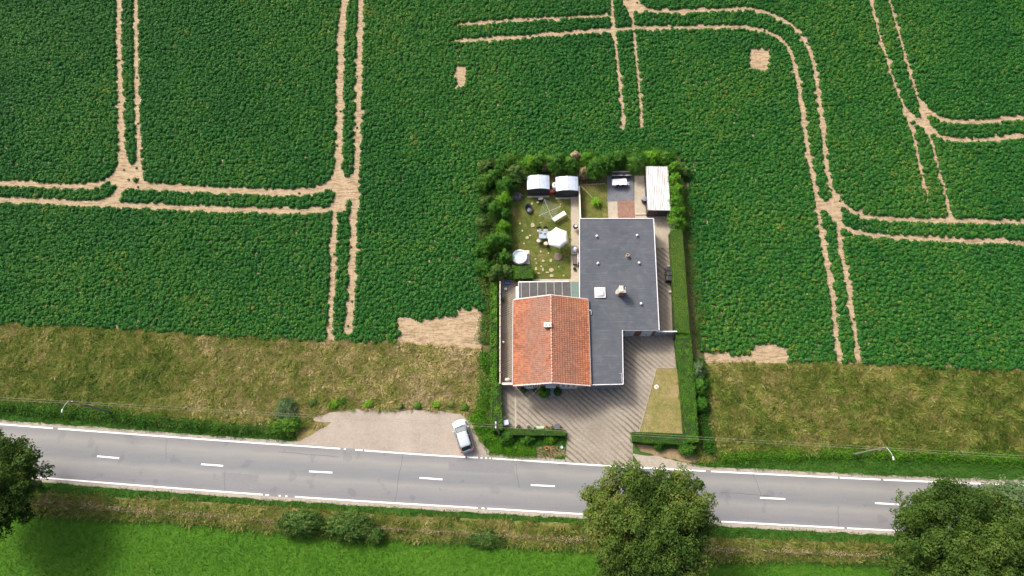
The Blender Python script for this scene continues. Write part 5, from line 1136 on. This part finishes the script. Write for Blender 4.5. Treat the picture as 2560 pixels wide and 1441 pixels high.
# wheelie bins on the right path
def bin_(label, loc, rz, group):
    r = thing('wheelie_bin', label, 'bin', loc, rz, group); m = MB(); m.box((0, 0, .5), (.42, .5, .9), taper=1.18); m.build('body', black, r, bevel=.03); m = MB(); m.box((0, -.02, 1.0), (.56, .66, .07), 0, .03); m.build('lid', W_('bin_lid', (.035, .037, .04), .35), r, bevel=.025)
    for x in (-.2, .2): m = MB(); m.tube([(x-.03, .3, .1), (x+.03, .3, .1)], .1, 12); m.build('wheel', black, r)
    m = MB(); m.tube([(-.2, .36, .98), (.2, .36, .98)], .02); m.build('handle', black, r); return r
g = 'black wheelie bins on the right path'; b0 = bin_('topmost of the three black wheelie bins on the right path', at(1669, 679), R_(88), g)
dup(b0, at(1669.5, 691), R_(92), 'middle of the three black wheelie bins on the right path'); dup(b0, at(1669.5, 703), R_(82), 'lowest of the three black wheelie bins, set slightly askew')
potted('flowerpot', 'white round pot just above the wheelie bins', 1670, 669, .15, .25, white); boxthing('stone_block', 'pale block on the path edge below the wheelie bins', 'block', 1675, 731, (.28, .2, .2), conc); boxthing('stone_block', 'long pale block at the hedge foot near the gate', 'block', 1683, 800, (.2, .9, .15), conc)
# left path
r = boxthing('garden_bin', 'teal garden bin against the concrete fence', 'bin', 1254, 744, (.5, .55, .8), teal, .1, dark)
potted('flowerpot', 'brown pot on the side path just below the teal bin', 1260, 755, .16, .25, terra, L_OLIVE, .15)
boxthing('blue_crate', 'blue crate in the shade at the top of the side path', 'crate', 1268, 709, (.6, .4, .3), blue, .05); boxthing('white_tub', 'white tub on the upper side path', 'tub', 1264, 724, (.3, .2, .25), white, .05)
r = thing('globe_lamp', 'white globe lamp on a short post by the concrete fence', 'lamp', at(1259, 860)); m = MB(); m.tube([(0, 0, 0), (0, 0, .7)], .03); m.build('post', dark, r); m = MB(); m.lathe((0, 0, .68), [(.04, 0), (.12, .05), (.15, .14), (.11, .24), (.02, .29)], 14); m.build('globe', white, r, True)
m = MB(); q = at(1268, 951); m.o = np.array(q); rg = []
for k, (s_, z) in enumerate(((1, 0), (.9, .3), (.6, .5), (.1, .58))): rg.append([(q[0]+s_*(.4+.06*math.sin(a*2.+k))*math.cos(a*math.pi/6), q[1]+s_*(.26+.05*math.cos(a*3+k))*math.sin(a*math.pi/6), z) for a in range(12)])
m.rings(rg); tag(m.build('sandbag_heap', W_('white_sack', (.62, .6, .56), .9)), 'heap of white sacks behind the wall at the front left house corner', 'sacks')
# plants in front of the house
g = 'planters in front of the gable'; potted('planter', 'black planter with a dark bush below the left window', 1309, 977, .3, .4, black, L_DARK, .42, g, 420, .5); potted('planter', 'black planter right of the first one, below the left window', 1338, 977, .24, .4, black, L_DARK, .32, g, 300, .5)
shrub('bush', 'tall loose green shrub left of the front door steps', 'shrub', 1360, 981, 15, 1.5, L_HEDGE, None, .4, .12, 1500, .35); shrub('bush', 'dense round dark shrub right of the front door steps', 'shrub', 1394, 979, 11, 1.1, L_DARK, None, .15, .08, 1300, .3)
# row of pots by the front hedge
g = 'pots and boxes in a row along the front hedge'
boxthing('blue_bin', 'dark blue bin at the left end of the row along the front hedge', 'bin', 1266, 1059, (.5, .5, .8), blue, .2, W_('pale_blue_lid', (.4, .5, .6), .4), g); potted('flowerpot', 'black pot second from the left along the front hedge', 1297, 1070, .26, .32, black, L_DARK, .22, g)
potted('flowerpot', 'white pot with pale green plant along the front hedge', 1321, 1068, .2, .3, white, L_PALE, .24, g); potted('flowerpot', 'small white pot left of the long white trough', 1337, 1071, .14, .2, white, L_PALE, .16, g)
boxthing('planter_box', 'long white trough in the middle of the row along the front hedge', 'planter', 1350, 1070, (.8, .25, .25), white, 0, W_('pale_green', (.35, .5, .3), .8), g); potted('flowerpot', 'orange terracotta pot along the front hedge', 1367, 1069, .2, .25, terra, L_OLIVE, .15, g)
potted('flowerpot', 'green plant in a pale pot right of the orange pot', 1380, 1070, .16, .2, conc, L_HEDGE, .25, g); boxthing('dark_box', 'dark grey square box at the right end of the row along the front hedge', 'box', 1393, 1068, (.55, .5, .5), W_('slate_box', (.09, .09, .11), .6), .05, None, g)
potted('planter', 'round red-brown planter on the bare patch of the front verge', 1367, 1121, .22, .22, terra, L_DARK, .12); potted('flowerpot', 'pale turquoise pot on the front verge right of the red-brown one', 1404, 1119, .14, .2, W_('turquoise', (.5, .66, .64), .6))
r = thing('round_stand', 'pale ring shaped stand with a dark centre on the triangular front lawn', 'stand', at(1641, 968)); m = MB(); m.lathe((0, 0, .03), [(.27, 0), (.27, .06), (.12, .09), (.05, .09)], 20); m.build('disc', W_('pale_disc', (.62, .55, .47), .8), r); m = MB(); m.lathe((0, 0, .1), [(.05, 0), (.05, .18), (.03, .18)], 10); m.build('socket', dark, r)

# ================================================================ CAR
def car():
    q = at(1158.5, 1091); r = thing('parked_car', 'silver hatchback parked at an angle at the right end of the gravel layby', 'car', q, R_(109))
    paint = W_('silver_paint', (.40, .44, .49), .3, .3, .02, 2, .5); glass = W_('car_glass', (.03, .04, .045), .04, spec=1.); ws = W_('windscreen', (.12, .155, .165), .08, spec=.8); trim = black
    st = [(-1.88, .55, .34, .72, .80), (-1.84, .72, .24, .86, .95), (-1.6, .80, .2, .90, 1.0), (-1.1, .825, .2, .90, .98), (0, .83, .2, .90, .96), (.8, .825, .2, .90, .95), (1.1, .81, .2, .86, .93), (1.5, .76, .22, .76, .82), (1.78, .64, .26, .64, .68), (1.9, .44, .34, .52, .56)]
    m = MB(); rg = []
    for x, w_, z0, z1, z2 in st: rg.append([(x, -w_*.9, z0), (x, -w_, z0+.12), (x, -w_*1.0, (z0+z1)/2), (x, -w_*.97, z1), (x, -w_*.80, z2), (x, 0, z2+.03), (x, w_*.80, z2), (x, w_*.97, z1), (x, w_, (z0+z1)/2), (x, w_, z0+.12), (x, w_*.9, z0), (x, 0, z0-.02)])
    m.rings(rg); b = m.build('body', paint, r, True); s_ = b.modifiers.new('s', 'SUBSURF'); s_.levels = s_.render_levels = 2
    belt = [(1.05, .60), (.95, .72), (0, .76), (-1.2, .755), (-1.62, .68), (-1.70, .5)]; roof = [(.32, .46), (.26, .56), (-.2, .60), (-1.1, .59), (-1.34, .54), (-1.38, .42)]
    def outl(l, z): return [(x, -y, z) for x, y in l]+[(x, y, z) for x, y in l[::-1]]
    m = MB(); lo = outl(belt, .92); hi = outl(roof, 1.41); m.rings([lo, hi], cap=False); n = len(lo)
    m.mi = [1 if i == n-1 else 0 for i in range(n)]
    gl = m.build('windows', [glass, glass], r)
    m = MB(); a = [(.97, -.60, .965), (.97, .60, .965), (.36, .47, 1.405), (.36, -.47, 1.405)]; nrm = Vector((.61, 0, .75)).normalized()*.012; m.add([(x+nrm.x, y, z+nrm.z) for x, y, z in a], [(0, 1, 2, 3)]); wsh = m.build('windscreen', ws, r); sd = wsh.modifiers.new('t', 'SOLIDIFY'); sd.thickness = .008
    m = MB(); m.rings([outl([(x, y+.02) for x, y in roof], 1.40), outl([(x*.98, y) for x, y in roof], 1.445), outl([(x*.85-.05, y*.75) for x, y in roof], 1.465)]); rf_ = m.build('roof', paint, r, True)
    m = MB(); m.tube([(-1.2, 0, 1.46), (-1.35, 0, 1.6)], .008, 5); m.build('aerial', trim, r)
    for sg in (-1, 1):
        for (xa, ya, xb, yb) in ((.98, .70, .28, .56), (-.15, .76, -.25, .60), (-1.25, .75, -1.12, .59), (-1.66, .58, -1.36, .50)):
            m = MB(); m.tube([(xa, sg*(ya+.005), .92), (xb, sg*(yb+.01), 1.42)], .03, 6); m.build('pillar', paint, r)
        m = MB(); m.box((.72, sg*.90, .98), (.14, .2, .13)); m.build('wing_mirror', paint, r, bevel=.03)
        m = MB(); m.rings([[(1.60, sg*.42, .66), (1.60, sg*.70, .66), (1.44, sg*.78, .74), (1.38, sg*.66, .80)], [(1.76, sg*.42, .62), (1.73, sg*.66, .62), (1.5, sg*.775, .68), (1.46, sg*.6, .78)]]); m.build('headlight', W_('lamp_glass', (.75, .77, .78), .1), r)
        m = MB(); m.box((-1.74, sg*.70, .88), (.2, .14, .26), sg*-.35); m.build('tail_light', W_('red_lamp', (.5, .02, .015), .2), r, bevel=.02)
        m = MB(); m.box((-.2, sg*.838, .62), (2.2, .012, .03)); m.build('door_trim', trim, r)
        for x in (-1.18, 1.18):
            m = MB(); m.tube([(x, sg*.62, .30), (x, sg*.82, .30)], .30, 22); wh = m.build('wheel', black, r); m = MB(); m.tube([(x, sg*.80, .30), (x, sg*.832, .30)], .19, 14); m.build('rim', galv, wh)
    m = MB(); m.add([(-1.42, -.46, 1.395), (-1.42, .46, 1.395), (-1.73, .54, .99), (-1.73, -.54, .99)], [(0, 1, 2, 3)]); m.build('rear_window', glass, r)
    m = MB(); m.box((-1.88, 0, .46), (.12, 1.2, .2)); m.build('bumper', paint, r, bevel=.04); m = MB(); m.box((1.84, 0, .40), (.12, .9, .16)); m.build('grille', trim, r, bevel=.03)
    m = MB(); m.tube([(1.0, .45, .985), (.88, -.1, 1.06)], .012, 5); m.tube([(1.0, -.05, .985), (.88, -.5, 1.05)], .012, 5); m.build('wiper', trim, r)
    m = MB(); m.box((1.02, 0, .955), (.12, 1.15, .03)); m.build('cowl', trim, r)
car()

# ================================================================ POSTS AND WIRES
ZP = 7.7
def lamp_post(label, top, arm_dx):
    q = P(*top, ZP); r = thing('street_lamp', label, 'street lamp', (q[0], q[1], 0), 0, 'street lamps on the grass beside the road')
    m = MB(); m.tube([(0, 0, 0), (0, 0, 1.2), (0, 0, ZP)], [.13, .12, .07], 12); m.build('post', W_('post_grey', (.15, .16, .12), .9), r)
    m = MB(); m.tube([(0, 0, ZP-.5), (arm_dx*.2, -.12, ZP+.1), (arm_dx*.6, -.5, ZP+.3), (arm_dx, -.9, ZP+.35)], .03, 8); m.build('arm', W_('arm_grey', (.45, .46, .44), .6), r, True)
    m = MB(); m.box((arm_dx*1.1, -1.1, ZP+.35), (.16, .42, .1), 0, 0, 0, .7); lh = m.build('lamp_head', W_('lamp_shell', (.6, .62, .62), .4), r, bevel=.03); m = MB(); m.box((arm_dx*1.1, -1.12, ZP+.295), (.1, .3, .02)); m.build('lens', pvc, lh)
    m = MB(); m.box((0, 0, ZP-.25), (.5, .08, .08)); m.build('wire_bracket', galv, r)
    return q
qa = lamp_post('pale armed street lamp on a post in the grass, far left of the place', (172, 1003), -.25)
qc = lamp_post('pale armed street lamp on a post in the grass, far right of the place', (2216, 1119), .3)
qb = P(1239, 1062, ZP); r = thing('utility_pole', 'wire carrying pole in the hedge at the lower left corner of the plot', 'pole', (qb[0], qb[1], 0)); m = MB(); m.tube([(0, 0, 0), (0, 0, ZP+.2)], [.13, .08], 12); m.build('post', W_('post_wood', (.16, .14, .11), .9), r); m = MB(); m.box((0, 0, ZP-.2), (.12, .7, .08)); m.build('crossbar', galv, r)
ql = qa+(qa-qb)*.9; qr = qc+(qc-qb)*.9
for qq, lb in ((ql, 'wire carrying pole beyond the left edge'), (qr, 'wire carrying pole beyond the right edge')):
    r = thing('utility_pole', lb, 'pole', (qq[0], qq[1], 0)); m = MB(); m.tube([(0, 0, 0), (0, 0, ZP+.2)], [.13, .08], 12); m.build('post', W_('post_wood2', (.16, .14, .11), .9), r)
wire_m = W_('overhead_wire', (.27, .26, .18), .7)
for off_, lb in ((0., 'upper overhead wire running between the posts beside the road'), (.42, 'lower overhead wire running parallel to the other beside the road')):
    m = MB(); m.o = np.array([qb[0], qb[1], 0])
    for a, b_ in ((ql, qa), (qa, qb), (qb, qc), (qc, qr)):
        pts = [a+(b_-a)*s_+np.array([0, -off_*.5, -off_*.3-.15-2.0*s_*(1-s_)*(.5 if off_ else .4)]) for s_ in np.linspace(0, 1, 15)]; m.tube(pts, .012, 4)
    tag(m.build('overhead_wire', wire_m), lb, 'wire', 'overhead wires beside the road')
e_ = np.array(W(UV(1366, 972, 3.6)[0], ins, 3.6)); m = MB(); m.o = np.array([qb[0], qb[1], 0]); a = qb+np.array([0, 0, -.3]); m.tube([a+(e_-a)*s_-np.array([0, 0, 1.2*s_*(1-s_)]) for s_ in np.linspace(0, 1, 12)], .010, 4); tag(m.build('service_wire', wire_m), 'single wire from the corner pole to the gable of the house', 'wire')
# wire fence along the pasture
fl_ = resample(XY([(-300, 1238), (100, 1262), (330, 1280), (640, 1299), (900, 1318), (1200, 1336), (1450, 1350), (1800, 1371), (2230, 1393), (2560, 1406), (2800, 1415)]), 4.)
fe = thing('wire_fence', 'low wire fence with wooden posts in the straw coloured strip along the pasture', 'fence', (*fl_[len(fl_)//2], 0)); fo = (*fl_[len(fl_)//2], 0)
for q in fl_: m = MB(fo); m.tube([(q[0], q[1], 0), (q[0], q[1], 1.0)], .045, 6); m.build('post', wood, fe)
m = MB(fo)
for z in (.35, .65, .92):
    for a, b_ in zip(fl_[:-1], fl_[1:]): m.tube([(a[0], a[1], z), (b_[0], b_[1], z)], .005, 4)
m.build('wire', W_('rusty_wire', (.12, .10, .08), .8), fe)
